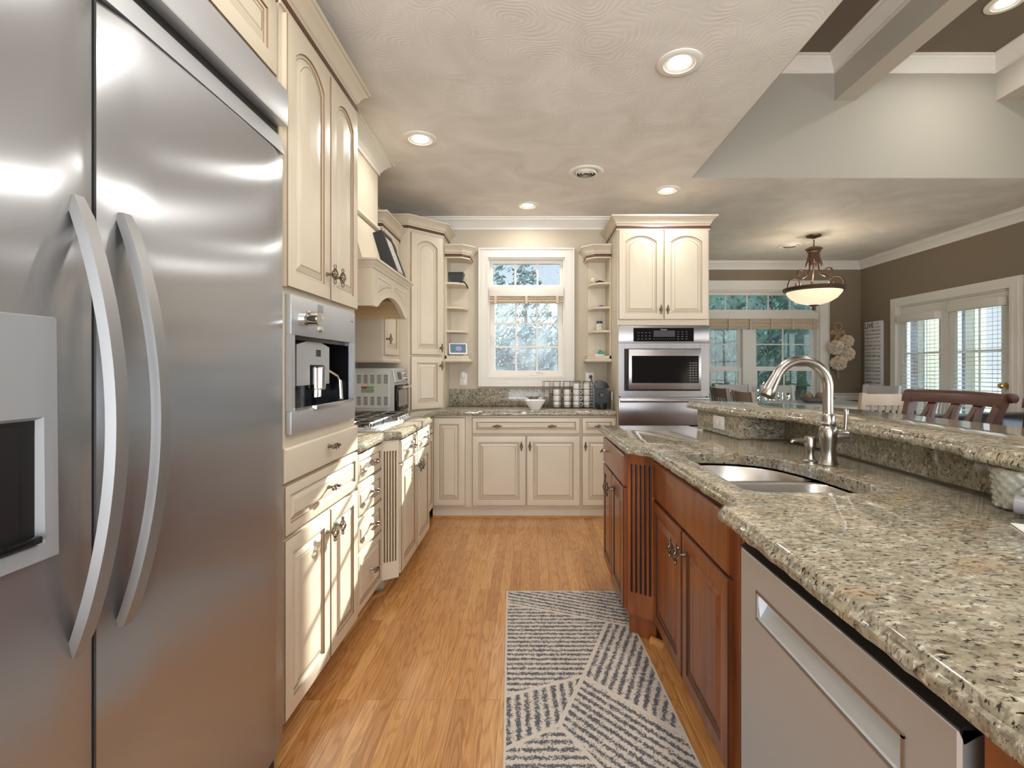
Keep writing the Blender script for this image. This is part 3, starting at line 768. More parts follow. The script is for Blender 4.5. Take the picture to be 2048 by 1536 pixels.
def flute(b, w, z0, z1, zf0, zf1, n=5, depth=.012, t=.02):
    b.box(0, w, -t, 0, z0, zf0); b.box(0, w, -t, 0, zf1, z1)
    pts = [(0, 0), (w, 0), (w, -t)]
    pit = (w - .02) / n; rg = pit * .30
    prof = [(0, -t)]; isg = []
    for i in range(n):
        c = .01 + pit * (i + .5)
        prof += [(c - rg, -t)] + [(c - rg * math.cos(a), -t + depth * math.sin(a)) for a in (.5, 1.05, 1.57, 2.09, 2.64)] + [(c + rg, -t)]
    prof.append((w, -t))
    v0 = [b.V((p[0], p[1], zf0)) for p in prof]; v1 = [b.V((p[0], p[1], zf1)) for p in prof]
    for i in range(len(prof) - 1):
        b.F([v0[i], v0[i + 1], v1[i + 1], v1[i]], 1 if min(prof[i][1], prof[i + 1][1]) > -t + depth * .4 else 0)
    b.box(0, w, -t + depth + .001, 0, zf0, zf1, 1)
    for s in (0, 1): b.box(s * w - (.001 if s else 0), s * w + (0 if s else .001), -t, 0, zf0, zf1)

# ------------------------------------------------------------------ left run
# cabinet above the refrigerator
M = frame(-.845, .36, 90)
t = thing('wall_cabinet', 'cream cabinet above the stainless refrigerator', 'cabinet', (-1.14, .98, 2.235))
b = MB(M); b.box(0, 1.235, 0, .60, 2.235, 2.50); b.build('body', CREAM, t)
front(t, M, 'door', .02, .555, 2.25, 2.49, CM); front(t, M, 'door', .565, 1.225, 2.25, 2.49, CM)
cab_crown(t, M, [(0, 0), (1.235, 0)], 2.50)

# refrigerator: local x -> +Y, y -> -X
M = frame(-.79, .40, 90)
f = thing('refrigerator', 'large side by side stainless steel refrigerator with bowed handles', 'refrigerator', (-1.10, .985, 0))
FW = 1.175; SPLIT = .491
b = MB(M); b.box(0, FW, .055, .64, .02, 2.195); b.build('body', STEELD, f)
def fridge_door(x0, x1):
    b = MB(M)
    n = 10; loops = []
    for z in (.085, .095, 1.975, 1.985):
        e = .006 if z in (.085, 1.985) else 0
        lp = []
        for i in range(n + 1):
            s = i / n; x = x0 + (x1 - x0) * s
            bow = -.0035 * math.sin(math.pi * s)
            edge = .012 if i in (0, n) else 0
            lp.append((x, bow + edge + e, z))
        lp += [(x1, .05, z), (x0, .05, z)]
        loops.append(lp)
    b.loft(loops)
    return b
fd = fridge_door(0.004, SPLIT - .004); fz = fd.build('freezer_door', STEEL, f, smooth=40)
rd = fridge_door(SPLIT + .006, FW - .003).build('refrigerator_door', STEEL, f, smooth=40)
b = MB(M); b.box(SPLIT - .003, SPLIT + .005, .018, .05, .085, 1.985); b.build('door_gasket', BLACKM, f)
def fridge_handle(parent, xc):
    b = MB(M); loops = []
    n = 22
    for i in range(n + 1):
        s = i / n; z = .80 + .80 * s
        out = -.012 + .076 * math.sin(math.pi * s) ** .8
        w = .0155 if 0 < i < n else .012; th = .016
        loops.append([(xc - w, -out, z), (xc - w + .004, -out - th, z), (xc + w - .004, -out - th - .003, z), (xc + w, -out, z)])
    b.loft(loops)
    b.build('handle', HANDM, parent, smooth=25)
fridge_handle(fz, SPLIT - .047); fridge_handle(rd, SPLIT + .054)
# ice and water dispenser in the freezer door
b = MB(M)
x0, x1, z0, z1 = .04, .402, .99, 1.385
loops = [[(x0, 0, z0), (x1, 0, z0), (x1, 0, z1), (x0, 0, z1)], [(x0 + .002, -.014, z0 + .004), (x1 - .003, -.014, z0 + .004), (x1 - .003, -.010, z1 - .004), (x0 + .002, -.010, z1 - .004)],
         [(x0 + .03, -.0145, 1.020), (x1 - .026, -.0145, 1.020), (x1 - .026, -.0125, 1.222), (x0 + .03, -.0125, 1.222)],
         [(x0 + .04, -.003, 1.024), (x1 - .034, -.003, 1.024), (x1 - .034, -.003, 1.216), (x0 + .04, -.003, 1.216)]]
b.loft(loops, cap0=True, cap1=False)
dp = b.build('dispenser', GREYP, fz, smooth=25)
b = MB(M); b.box(x0 + .036, x1 - .030, -.0045, -.0035, 1.022, 1.218, 0); b.box(x0 + .05, x1 - .06, -.0075, -.0045, 1.03, 1.21)
b.build('dispenser_recess', BLACK, dp) if False else b.build('dispenser_recess', BLACK, fz)
b = MB(M); b.box(x0 + .042, x1 - .036, -.022, -.004, 1.024, 1.036, bev=.003); b.build('drip_tray', GLOSSB, fz)
b = MB(M)
b.prism([(0.004, .004, 1.99), (FW - .003, .004, 1.99), (FW - .003, .022, 2.052), (0.004, .022, 2.052)], (0, .02, 0)); b.build('lower_grille', STEELW, f, smooth=0)
b = MB(M); b.box(.004, FW - .003, .03, .05, 2.05, 2.085); b.build('grille_gap', BLACKM, f)
b = MB(M); b.box(0, FW, -.006, .05, 2.082, 2.197, bev=.004); b.build('upper_grille', STEELW, f)
b = MB(M); b.box(.02, FW - .02, .05, .07, .0, .085); b.build('kick_plate', BLACKM, f)
b = MB(M); b.tube([(FW - .03, .035, .075), (FW - .03, .035, .018), (FW - .03, .035, 0)], [.008, .008, .016], n=10); b.build('foot', BLACKM, f)

# tall cabinet with the coffee machine: Y 1.60..2.30
M = frame(-.833, 1.605, 90)
TW = .695
t = thing('tall_cabinet', 'tall cream cabinet housing the built-in coffee machine, beside the refrigerator', 'cabinet', (-1.14, 1.95, 0))
b = MB(M)
b.box(0, TW, 0, .61, .10, 1.085); b.box(0, TW, 0, .61, 1.540, 2.51); b.box(0, .052, 0, .61, 1.085, 1.540); b.box(TW - .052, TW, 0, .61, 1.085, 1.540); b.box(.052, TW - .052, .45, .61, 1.085, 1.540)
b.box(0.02, TW, .07, .58, 0, .10)
b.build('body', CREAM, t)
front(t, M, 'door', .025, .372, 1.575, 2.495, CM, arch=.055, pulls=[(.335, 1.675)])
front(t, M, 'door', .380, .688, 1.575, 2.495, CM, arch=.055, pulls=[(.415, 1.675)])
front(t, M, 'drawer', .008, .690, .912, 1.030, CM, raised=False, pulls=[(.35, .985)])
front(t, M, 'drawer', .008, .690, .735, .905, CM, pulls=[(.35, .82)])
front(t, M, 'door', .008, .372, .115, .722, CM, pulls=[(.335, .645)])
front(t, M, 'door', .380, .690, .115, .722, CM, pulls=[(.415, .645)])
cab_crown(t, M, [(0, .0), (TW, 0), (TW, .6)], 2.51)

# coffee machine: Y 1.65..2.255
M = frame(-.812, 1.650, 90)
cm = thing('coffee_machine', 'built-in stainless coffee machine with black brewing niche', 'coffee machine', (-1.0, 1.95, 1.085))
CW = .602; Z0, Z1 = 1.072, 1.552
b = MB(M)
b.box(0, CW, 0, .0205, 1.415, Z1, bev=.002); b.box(0, CW, 0, .019, Z0, 1.152, bev=.002); b.box(0, .026, 0, .019, 1.152, 1.415); b.box(CW - .026, CW, 0, .019, 1.152, 1.415)
b.build('front_panel', STEELW, cm)
b = MB(M)
b.box(.04, CW - .04, .26, .29, 1.10, 1.53); b.box(.026, .034, .019, .26, 1.152, 1.415); b.box(CW - .034, CW - .026, .019, .26, 1.152, 1.415); b.box(.034, CW - .034, .019, .26, 1.400, 1.415); b.box(.034, CW - .034, .12, .13, 1.152, 1.40)
b.build('brewing_niche', GLOSSB, cm)
b = MB(M)
pf = [(.10, 0, 1.235), (.205, 0, 1.235), (.205, 0, 1.312), (.335, 0, 1.312), (.335, 0, 1.235), (.385, 0, 1.235), (.385, 0, 1.385)] + [(.10 + .285 * (1 - i / 8), 0, 1.385 + .02 * math.sin(math.pi * i / 8)) for i in range(1, 8)] + [(.10, 0, 1.385)]
b.prism([(p[0], .03, p[2]) for p in pf], (0, .08, 0))
for k in range(3): b.box(.262 + .014 * k, .268 + .014 * k, .0275, .032, 1.345, 1.372, 1)
b.build('dispenser_housing', [STEELW, BLACKM], cm)
b = MB(M); b.lathe([(.033, 1.215), (.036, 1.22), (.036, 1.30), (.03, 1.305)], (.27, .035, 0), 18)
for dx in (-.016, .016): b.tube([(.27 + dx, .03, 1.216), (.27 + dx, .03, 1.186)], .0085, n=10)
b.build('spout', CHROME, cm)
b = MB(M); b.tube([(.42, .10, 1.285), (.445, .06, 1.29), (.47, .03, 1.265), (.465, .02, 1.24)], .006); b.tube([(.468, .02, 1.245), (.43, -.0, 1.165)], .010, n=10); b.build('steam_wand', CHROME, cm)
A = Matrix.Rotation(R(90), 3, 'X')
def side_lathe(prof, x, y, z, n=20, axis=None):
    bb = MB(M); bb.lathe(prof, (x, y, z), n, axis=A); return bb
side_lathe([(0, 0), (.026, 0), (.026, .02), (.028, .022), (.028, .026), (.024, .028), (.024, .060), (.021, .062), (0, .062)], .075, 0, 1.475).build('selector_knob', CHROME, cm)
for z in (1.488, 1.448):
    side_lathe([(0, 0), (.013, 0), (.011, .010), (0, .012)], .222, 0, z).build('button', CHROME, cm)
b = MB(M); b.box(.205, .252, -.0015, .001, 1.515, 1.543); b.build('display', GREYP, cm)
b = MB(M); b.box(.034, CW - .034, -.004, .12, 1.152, 1.160); b.box(.17, .44, -.012, -.002, 1.146, 1.158); b.build('drip_tray', CHROME, cm)
b = MB(M); b.box(.55, .578, -.0008, 0, 1.508, 1.514); b.build('logo', INKG, cm)

# four drawer base: Y 2.30..2.735
M = frame(-.845, 2.303, 90)
t = thing('drawer_cabinet', 'narrow cream base with four stacked drawers, beside the tall cabinet', 'cabinet', (-1.14, 2.52, 0))
b = MB(M); b.box(0, .432, 0, .60, .10, .89); b.box(0, .432, .07, .60, 0, .10); b.build('body', CREAM, t)
for z0, z1 in ((.745, .883), (.578, .735), (.405, .568), (.112, .395)):
    front(t, M, 'drawer', .012, .405, z0, z1, CM, pulls=[(.21, (z0 + z1) / 2 + .005)])

# cooktop base with fluted corner posts
M = frame(-.762, 2.792, 90)
t = thing('cooktop_cabinet', 'bumped-out cream base under the cooktop with fluted corner posts', 'cabinet', (-1.10, 3.19, 0))
b = MB(M); b.box(0, .80, 0, .68, .105, .89); b.box(0.03, .77, .09, .68, 0, .105); b.build('body', CREAM, t)
front(t, M, 'drawer', .012, .398, .752, .880, CM, pulls=[(.21, .818)]); front(t, M, 'drawer', .404, .790, .752, .880, CM, pulls=[(.60, .818)])
front(t, M, 'door', .012, .398, .115, .742, CM, pulls=[(.365, .665)]); front(t, M, 'door', .404, .790, .115, .742, CM, pulls=[(.437, .665)])
for (px, py, ang) in ((-.845, 2.737, 33), (-.762, 3.594, 147)):
    Mp = frame(px, py, ang) if ang == 33 else frame(px, py, 147)
    b = MB(Mp); flute(b, .100, .105, .89, .20, .83); b.build('pilaster', CM, t)
b = MB(); b.sweep([(-.90, 2.305), (-.90, 2.72), (-.852, 2.80), (-.852, 3.55)], [(0, 0), (.018, 0), (.012, .014), (0, .018)]); b.build('shoe_moulding', SHOE, t)

# corner of the base run
t = thing('corner_base_cabinet', 'cream corner base where the left and back runs meet', 'cabinet', (-1.15, 4.2, 0))
M = frame(-.845, 3.652, 90)
b = MB(M); b.box(0, .528, 0, .60, .10, .89); b.box(0, .528, .05, .60, 0, .10)
b.box(.528, 1.04, .02, .60, .10, .89)
b.build('body', CREAM, t)
front(t, M, 'door', .012, .47, .115, .745, CM); front(t, M, 'drawer', .012, .47, .755, .882, CM)

# ------------------------------------------------------------------ back run, face at Y 4.18
YFc = 4.18
def back_base(label, x0, x1, spec, filler=0):
    M = frame(x0, YFc, 0); w = x1 - x0
    t = thing('base_cabinet', label, 'cabinet', ((x0 + x1) / 2, 4.44, 0), 'cream base cabinets under the window')
    b = MB(M); b.box(0, w, 0, .515, .10, .89); b.box(0, w, .03, .515, 0, .10); b.build('body', CREAM, t)
    b = MB(M); b.box(0, w, .018, .03, 0, .018); b.build('shoe_moulding', SHOE, t)
    for kind, a0, a1, z0, z1, pulls in spec: front(t, M, kind, a0, a1, z0, z1, CM, pulls=pulls)
    return t
back_base('narrow cream base with one tall panel door, in the corner left of the window', -.844, -.499, [('door', .012, .288, .118, .873, [])])
back_base('wide cream base with one long drawer over two doors, under the window', -.498, .438,
          [('drawer', .002, .927, .733, .873, [(.217, .803), (.686, .803)]), ('door', .002, .461, .118, .718, [(.425, .632)]), ('door', .470, .927, .118, .718, [(.497, .632)])])
back_base('narrow cream base with a drawer over a door, beside the wall ovens', .439, .744,
          [('drawer', .008, .298, .733, .873, [(.15, .803)]), ('door', .008, .298, .118, .718, [(.035, .632)])])

# tall corner cabinet standing on the worktop
FP = [(-1.447, 4.10), (-1.03, 4.10), (-.78, 4.35), (-.78, 4.698), (-1.447, 4.698)]
t = thing('corner_cabinet', 'tall diagonal cream corner cabinet standing on the worktop', 'cabinet', (-1.15, 4.42, .936))
b = MB(); b.prism([(x, y, .936) for x, y in FP], (0, 0, 2.485 - .936)); b.build('body', CREAM, t)
M = frame(-1.03, 4.10, 45)
front(t, M, 'door', .018, .335, 1.414, 2.455, CM, arch=.05, pulls=[(.308, 1.475)])
front(t, M, 'door', .018, .335, .945, 1.400, CM, pulls=[(.308, 1.320)])
cab_crown(t, Matrix.Identity(4), FP[:4], 2.472)

# wall cabinet between hood and corner cabinet: Y 3.62..4.08
M = frame(-1.105, 3.615, 90)
t = thing('wall_cabinet', 'narrow cream wall cabinet between the range hood and the corner cabinet', 'cabinet', (-1.28, 3.85, 1.37))
b = MB(M); b.box(0, .475, 0, .34, 1.37, 2.385); b.build('body', CREAM, t)
front(t, M, 'door', .012, .40, 1.40, 2.35, CM, arch=.04, pulls=[(.05, 1.52)])
b = MB(M); b.sweep([M @ Vector(p) for p in ((0, .34, 0), (0, 0, 0), (.475, 0, 0))], [(0, 0), (.010, 0), (.016, .014), (.008, .03), (0, .03)], z=1.345) if False else None
b = MB(); b.sweep([M @ Vector(p) for p in ((0, .34, 0), (0, 0, 0), (.475, 0, 0))], [(-.01, 0), (.012, 0), (.018, .014), (.008, .03), (-.01, .03)], z=1.342); b.build('bottom_moulding', CREAM, t)
cab_crown(t, M, [(0, .34), (0, 0), (.475, 0)], 2.345)

# ------------------------------------------------------------------ range hood
t = thing('range_hood', 'cream mantel range hood with arched front over the cooktop', 'range hood', (-1.2, 3.14, 1.65))
HY0, HY1 = 2.75, 3.53
b = MB()
arc = [(HY0 + .10 + (HY1 - HY0 - .20) * i / 14, 1.665 + .085 * math.sin(math.pi * i / 14) ** .8) for i in range(15)]
out = [(HY0, 1.655), (HY0 + .07, 1.655)] + arc + [(HY1 - .07, 1.655), (HY1, 1.655), (HY1, 1.885), (HY0, 1.885)]
b.prism([(-.89, y, z) for y, z in out], (-.03, 0, 0))
for y0, y1 in ((HY0, HY0 + .02), (HY1 - .02, HY1)): b.box(-1.448, -.92, y0, y1, 1.655, 1.885)
b.box(-1.448, -.92, HY0 + .02, HY1 - .02, 1.80, 1.82)
b.build('mantel', CREAM, t)
b = MB(); b.box(-1.447, -.922, HY0 + .021, HY0 + .026, 1.657, 1.80); b.box(-1.447, -.922, HY1 - .026, HY1 - .021, 1.657, 1.80); b.box(-1.447, -.922, HY0 + .027, HY1 - .027, 1.79, 1.799); b.build('hood_lining', WOODL, t)
b = MB(); b.box(-1.38, -.98, HY0 + .10, HY1 - .10, 1.770, 1.789); b.build('vent_insert', STEELD, t)
mid = (HY0 + HY1) / 2
for s in (0, 1):                                   # two raised panels that follow the arch
    ya, yb = (HY0 + .055, mid - .025) if s == 0 else (mid + .025, HY1 - .055)
    def low(y): return 1.715 + .068 * math.sin(math.pi * min(1, max(0, (y - HY0 - .10) / (HY1 - HY0 - .20)))) ** .8
    K = 8; pl = [(ya + (yb - ya) * i / K, low(ya + (yb - ya) * i / K)) for i in range(K + 1)] + [(yb, 1.852), (ya, 1.852)]
    spec = [(0, -.8895, 1), (.002, -.8925, 1), (.006, -.8945, 0), (.012, -.8925, 1), (.015, -.893, 0), (.026, -.887, 1), (.029, -.8875, 0), (.032, -.886, 0)]
    b = MB(); b.loft([[(x, p[0], p[1]) for p in offset_poly(pl, i)] for i, x, _ in spec], mats=[q[2] for q in spec[:-1]] + [0], cap0=False)
    b.build('panel', CM, t)
b = MB(); b.sweep([(-1.448, HY0), (-.89, HY0), (-.89, HY1), (-1.448, HY1)][::1], [(-.02, 0), (.006, 0), (.010, .012), (.018, .018), (.026, .032), (.036, .036), (.036, .048), (-.02, .048)], z=1.872)
b.box(-1.448, -.90, HY0 + .01, HY1 - .01, 1.895, 1.917); b.build('mantel_shelf', CREAM, t)
b = MB()
lo = [(-1.448, 2.80, 1.917), (-.962, 2.80, 1.917), (-.962, 3.47, 1.917), (-1.448, 3.47, 1.917)]
hi = [(-1.448, 2.80, 2.27), (-1.065, 2.80, 2.27), (-1.065, 3.36, 2.27), (-1.448, 3.36, 2.27)]
b.loft([lo, hi]); b.build('sloped_face', CREAM, t)
b = MB(); b.box(-1.448, -1.055, 2.84, 3.36, 2.27, ZC - .002); b.build('chimney', CREAM, t)
b = MB(); b.sweep([(-1.448, 2.80), (-1.055, 2.80), (-1.055, 3.37), (-1.448, 3.37)], [(-.02, 0), (.010, 0), (.018, .010), (.012, .022), (.004, .04), (-.02, .04)], z=2.245); b.build('band_moulding', CREAM, t)
b = MB(); b.sweep([(-1.448, 2.84), (-1.055, 2.84), (-1.055, 3.36), (-1.448, 3.36)], CROWN, z=ZC - .002); b.build('crown', WHITE, t)

# deep black frame leaning on the hood
t = thing('picture_frame', 'deep black frame with a pale speckled picture leaning on the hood', 'picture frame', (-.92, 3.33, 1.92))
def leanbox(b, y0, y1, s0, s1, d0, d1, m=0):       # s runs up the lean, d out of it
    o = Vector((-.872, 0, 1.921)); up = Vector((-.112, 0, .30)).normalized(); n = Vector((up.z, 0, -up.x)) 
    P = lambda y, s, d: o + up * s + n * d + Vector((0, y, 0))
    b.prism([P(y0, s0, d0), P(y1, s0, d0), P(y1, s1, d0), P(y0, s1, d0)], n * (d1 - d0), m)
b = MB(); leanbox(b, 3.215, 3.445, .0, .318, -.085, -.010); 
for q in ((3.215, 3.245, 0, .318), (3.415, 3.445, 0, .318), (3.245, 3.415, 0, .03), (3.245, 3.415, .288, .318)): leanbox(b, *q, -.010, 0)
b.build('frame', BLACKM, t)
b = MB(); leanbox(b, 3.245, 3.415, .03, .288, -.0098, -.006); b.build('picture', mat('speckled print', (.42, .41, .38), .5, var=.7, vscale=60), t)

# ------------------------------------------------------------------ oven tower
M = frame(.745, 4.14, 0)
OW = .782
t = thing('oven_cabinet', 'tall cream cabinet around the stainless wall ovens', 'cabinet', (1.136, 4.42, 0))
b = MB(M)
b.box(0, OW, 0, .555, .10, .80); b.box(0, OW, .03, .555, 0, .10); b.box(0, OW, 0, .555, 1.665, 2.495); b.box(0, .012, 0, .555, .80, 1.665); b.box(OW - .012, OW, 0, .555, .80, 1.665); b.box(.012, OW - .012, .50, .555, .80, 1.665)
b.build('body', CREAM, t)
front(t, M, 'door', .010, .386, 1.712, 2.478, CM, arch=.05, pulls=[(.362, 1.795)])
front(t, M, 'door', .396, .772, 1.712, 2.478, CM, arch=.05, pulls=[(.420, 1.795)])
front(t, M, 'drawer', .010, .772, .46, .785, CM, pulls=[(.2, .62), (.58, .62)]); front(t, M, 'drawer', .010, .772, .12, .445, CM, pulls=[(.2, .28), (.58, .28)])
cab_crown(t, M, [(0, .555), (0, 0), (OW, 0), (OW, .555)], 2.478)

M = frame(.750, 4.118, 0)
o = thing('wall_oven', 'stainless wall oven with a microwave above a warming drawer', 'oven', (1.136, 4.14, .803))
w = .772
b = MB(M)
b.box(0, w, 0, .021, 1.510, 1.660, bev=.002); b.box(0, .05, 0, .021, 1.06, 1.510); b.box(w - .072, w, 0, .021, 1.06, 1.510); b.box(.05, w - .072, .006, .021, 1.465, 1.510); b.box(.05, w - .072, .006, .021, 1.06, 1.105)
b.box(.02, w - .02, .021, .30, .82, 1.65)
b.build('oven_frame', OVENS, o)
b = MB(M)
for zz in (1.472, 1.482, 1.492, 1.502):
    for k in range(5): b.box(.06 + .13 * k, .184 + .13 * k, .001, .006, zz, zz + .005)
for i in range(6): b.box(.012, w - .012, -.001, .006, 1.063 + .0078 * i, 1.0665 + .0078 * i)
b.build('vent_louver', STEELD, o)
b = MB(M); b.box(.128, .640, -.002, .002, 1.525, 1.640); b.build('control_panel', GLOSSB, o)
b = MB(M); b.box(.30, .48, -.0032, -.002, 1.565, 1.618); b.build('display', DISP, o)
b = MB(M)
for i in range(4):
    for j in range(3): b.box(.165 + .032 * i, .176 + .032 * i, -.003, -.002, 1.545 + .026 * j, 1.549 + .026 * j)
for i in range(3):
    for j in range(4): b.box(.50 + .036 * i, .514 + .036 * i, -.003, -.002, 1.545 + .02 * j, 1.548 + .02 * j)
for i in range(10): b.box(.30 + .019 * i, .305 + .019 * i, -.003, -.002, 1.545, 1.548)
b.build('button', mat('panel print', (.30, .30, .30), .5), o, smooth=0)['kind'] = 'stuff'
b = MB(M); x0, x1, z0, z1 = .082, w - .078, 1.118, 1.458
b.box(x0, x1, -.030, -.004, z0, z1, bev=.004); md = b.build('microwave_door', OVENL, o)
b = MB(M); b.box(.054, w - .075, .0065, .020, 1.106, 1.464); b.build('microwave_cavity', BLACKM, o)
b = MB(M); b.box(x0 + .026, x1 - .112, -.0325, -.029, z0 + .055, z1 - .055); b.build('microwave_glass', GLOSSB, o)
b = MB(M); b.box(x1 - .111, x1 - .022, -.0325, -.029, z0 + .055, z1 - .055); kp = b.build('keypad', GLOSSB, o)
b = MB(M)
for i in range(3):
    for j in range(8): b.box(x1 - .100 + .024 * i, x1 - .086 + .024 * i, -.0335, -.0325, z0 + .075 + .021 * j, z0 + .081 + .021 * j)
b.build('keypad_legend', mat('key print', (.26, .26, .26), .5), o, smooth=0)
b = MB(M); b.box(0, w, -.010, .018, .815, 1.050, bev=.003); wd = b.build('warming_drawer', OVENS, o)
b = MB(M); b.tube([(.012, -.035, 1.024), (w - .012, -.035, 1.024)], .013, n=12); [b.box(xx, xx + .02, -.03, -.008, 1.016, 1.032) for xx in (.03, w - .05)]; b.build('handle', OVENL, o)

# ------------------------------------------------------------------ open corner shelves beside the window
def shelf_unit(label, x_wall, sx):                # sx = +1: shelves reach towards +x from x_wall
    t = thing('corner_shelf', label, 'shelf', (x_wall + sx * .09, 4.6, 1.35))
    def X(a): return x_wall + sx * a
    def bx(b, a0, a1, *r): b.box(min(X(a0), X(a1)), max(X(a0), X(a1)), *r)
    b = MB(); bx(b, 0.002, .185, 4.685, 4.699, 1.36, 2.34); bx(b, .002, .016, 4.44, 4.685, 1.36, 2.34); b.build('back_panel', CREAM, t)
    for z in (2.068, 1.845, 1.628):
        prof = [(.016, 4.685), (.016, 4.435), (.06, 4.435), (.11, 4.445), (.155, 4.475), (.182, 4.53), (.186, 4.60), (.186, 4.685)]
        b = MB(); b.prism([(X(a), y, z) for a, y in prof], (0, 0, .018)); b.build('shelf_board', CREAM, t)
    pth = [(X(0.002), 4.435), (X(.150), 4.435), (X(.215), 4.50), (X(.215), 4.699)]
    if sx < 0: pth = pth[::-1]
    b = MB()
    foot = [(X(.002), 4.699)] + ([(X(.002), 4.44), (X(.148), 4.44), (X(.21), 4.502), (X(.21), 4.699)])
    b.prism([(x, y, 2.315) for x, y in foot], (0, 0, .03)); b.build('top_board', CREAM, t)
    b = MB(); b.prism([(x, y, 1.385) for x, y in foot], (0, 0, .028))
    b.sweep(pth, [(-.01, 0), (.010, 0), (.016, .012), (.004, .028), (-.01, .028)], z=1.355); b.build('bottom_board', CREAM, t)
    b = MB(); b.sweep(pth, CRP, z=2.342); b.sweep(pth, LIP, z=2.305); b.build('crown', CREAM, t)
    b = MB(); b.sweep(pth, RPP, z=2.316); b.build('rope_trim', ROPE, t)
    return t
shelf_unit('open cream corner shelf left of the window, beside the corner cabinet', -.780, 1)
shelf_unit('open cream corner shelf right of the window, beside the oven cabinet', .745, -1)
# ------------------------------------------------------------------ granite tops
def slab(name, outline, z0, z1, parent=None, hole=None, rough=.0035, back=()):
    # chiselled ogee edge all round, optional hole
    pts = dense(outline, .02)
    th = z1 - z0
    prof = [(.012, 0), (.003, .10), (0, .32), (.002, .55), (.008, .66), (.009, .74), (.012, .92), (.018, 1.0)]
    rnd = random.Random(11)
    rings = []
    for i, h in prof:
        o = offset_poly(pts, i)
        rings.append([(p.x, p.y, z0 + th * h) for p in o])
    b = MB(); rows = []
    for k, lp in enumerate(rings):
        row = []
        for p in lp:
            q = Vector(p)
            if 1 <= k <= 5:
                nn = noise.noise(Vector((q.x * 22, q.y * 22, k * .9))) * rough * 2.2
                q.z += nn * .5; q.x += noise.noise(Vector((q.x * 31, q.y * 31, k + 9.))) * rough; q.y += noise.noise(Vector((q.x * 31, q.y * 31, k + 19.))) * rough
            row.append(b.V(q))
        rows.append(row)
    n = len(pts)
    for k in range(len(rows) - 1):
        for i in range(n):
            j = (i + 1) % n
            b.F([rows[k][i], rows[k][j], rows[k + 1][j], rows[k + 1][i]])
    def loop_edges(vs):
        es = []
        for i in range(len(vs)):
            e = b.bm.edges.get((vs[i - 1], vs[i])) or b.bm.edges.new((vs[i - 1], vs[i])); es.append(e)
        return es
    if hole is None:
        b.F(rows[0][::-1]); b.F(rows[-1])
    else:
        ho = [b.V((p[0], p[1], z1)) for p in hole]; hm = [b.V((p[0], p[1], z1 - .003)) for p in offset_poly(hole, .003)]; hb = [b.V((p[0], p[1], z0)) for p in offset_poly(hole, .003)]
        m = len(ho)
        for A_, B_ in ((ho, hm), (hm, hb)):
            for i in range(m): b.F([A_[i - 1], A_[i], B_[i], B_[i - 1]])
        bmesh.ops.triangle_fill(b.bm, use_beauty=True, edges=loop_edges(rows[-1]) + loop_edges(ho))
        bmesh.ops.triangle_fill(b.bm, use_beauty=True, edges=loop_edges(rows[0]) + loop_edges(hb))
    return b.build(name, GRAN, parent, smooth=38)

ZW0, ZW1 = .8925, .935
t = thing('worktop', 'speckled granite worktop running along the left wall and under the window', 'worktop', (-.4, 4.4, ZW0))
slab('slab', [(-1.447, 2.302), (-.808, 2.302), (-.808, 2.715), (-.728, 2.77), (-.728, 3.61), (-.808, 3.665), (-.808, 4.135), (.742, 4.135), (.742, 4.697), (-1.447, 4.697)], ZW0, ZW1, t)
b = MB(); b.box(-.778, .742, 4.676, 4.699, ZW1, 1.098, bev=.002); b.box(.720, .742, 4.30, 4.676, ZW1, 1.098, bev=.002); b.build('backsplash', GRAN, t)
b = MB(); b.box(-1.449, -1.427, 2.31, 3.60, ZW1, 1.098, bev=.002); b.build('backsplash', GRAN, t)

# ------------------------------------------------------------------ island
# far base: faces -X
M = frame(.480, 3.05, -90)
t = thing('island_cabinet', 'cherry island base with one drawer over two doors, nearest the window wall', 'cabinet', (.73, 2.72, 0))
b = MB(M); b.box(0, .665, 0, .48, .105, .89); b.box(0.02, .665, .055, .48, 0, .105); b.build('body', CHERRY, t)
front(t, M, 'drawer', .005, .650, .715, .868, CHM, raised=False, pulls=[(.11, .80)], me=KNOB)
front(t, M, 'door', .005, .318, .112, .705, CHM, pulls=[(.288, .625)], stile=.05); front(t, M, 'door', .326, .650, .112, .705, CHM, pulls=[(.356, .625)], stile=.05)
b = MB(); b.sweep([(.534, 3.03), (.534, 2.39)], [(0, 0), (.018, 0), (.012, .02), (0, .024)]); b.build('shoe_moulding', SHOE, t)

# sink base
M = frame(.598, 2.288, -90)
t = thing('sink_cabinet', 'cherry island sink base with two doors and a fluted corner post', 'cabinet', (.90, 1.83, 0))
b = MB(M); b.box(0, .91, 0, .02, .105, .89); b.box(0, .02, .02, .66, .105, .89); b.box(.89, .91, .02, .66, .105, .89); b.box(.02, .89, .02, .66, .105, .13); b.box(.02, .89, .64, .66, .13, .89); b.box(0, .91, .05, .66, 0, .105)
b.build('body', CHERRY, t)
front(t, M, 'drawer', .004, .868, .690, .868, CHM, raised=False)
front(t, M, 'door', .004, .428, .112, .678, CHM, pulls=[(.398, .600)], stile=.052); front(t, M, 'door', .440, .868, .112, .678, CHM, pulls=[(.470, .600)], stile=.052)
ang = math.degrees(math.atan2(2.300 - 2.378, .598 - .487))
Mp = frame(.487, 2.380, ang)
b = MB(Mp); flute(b, .136, .105, .89, .215, .835, n=5, depth=.013); b.box(0, .136, .0, .035, 0, .105); b.build('pilaster', CHM, t)
b = MB(); b.sweep([(.578, 2.31), (.640, 2.255), (.640, 1.36)], [(0, 0), (.022, 0), (.016, .02), (0, .024)]); b.build('shoe_moulding', SHOE, t)

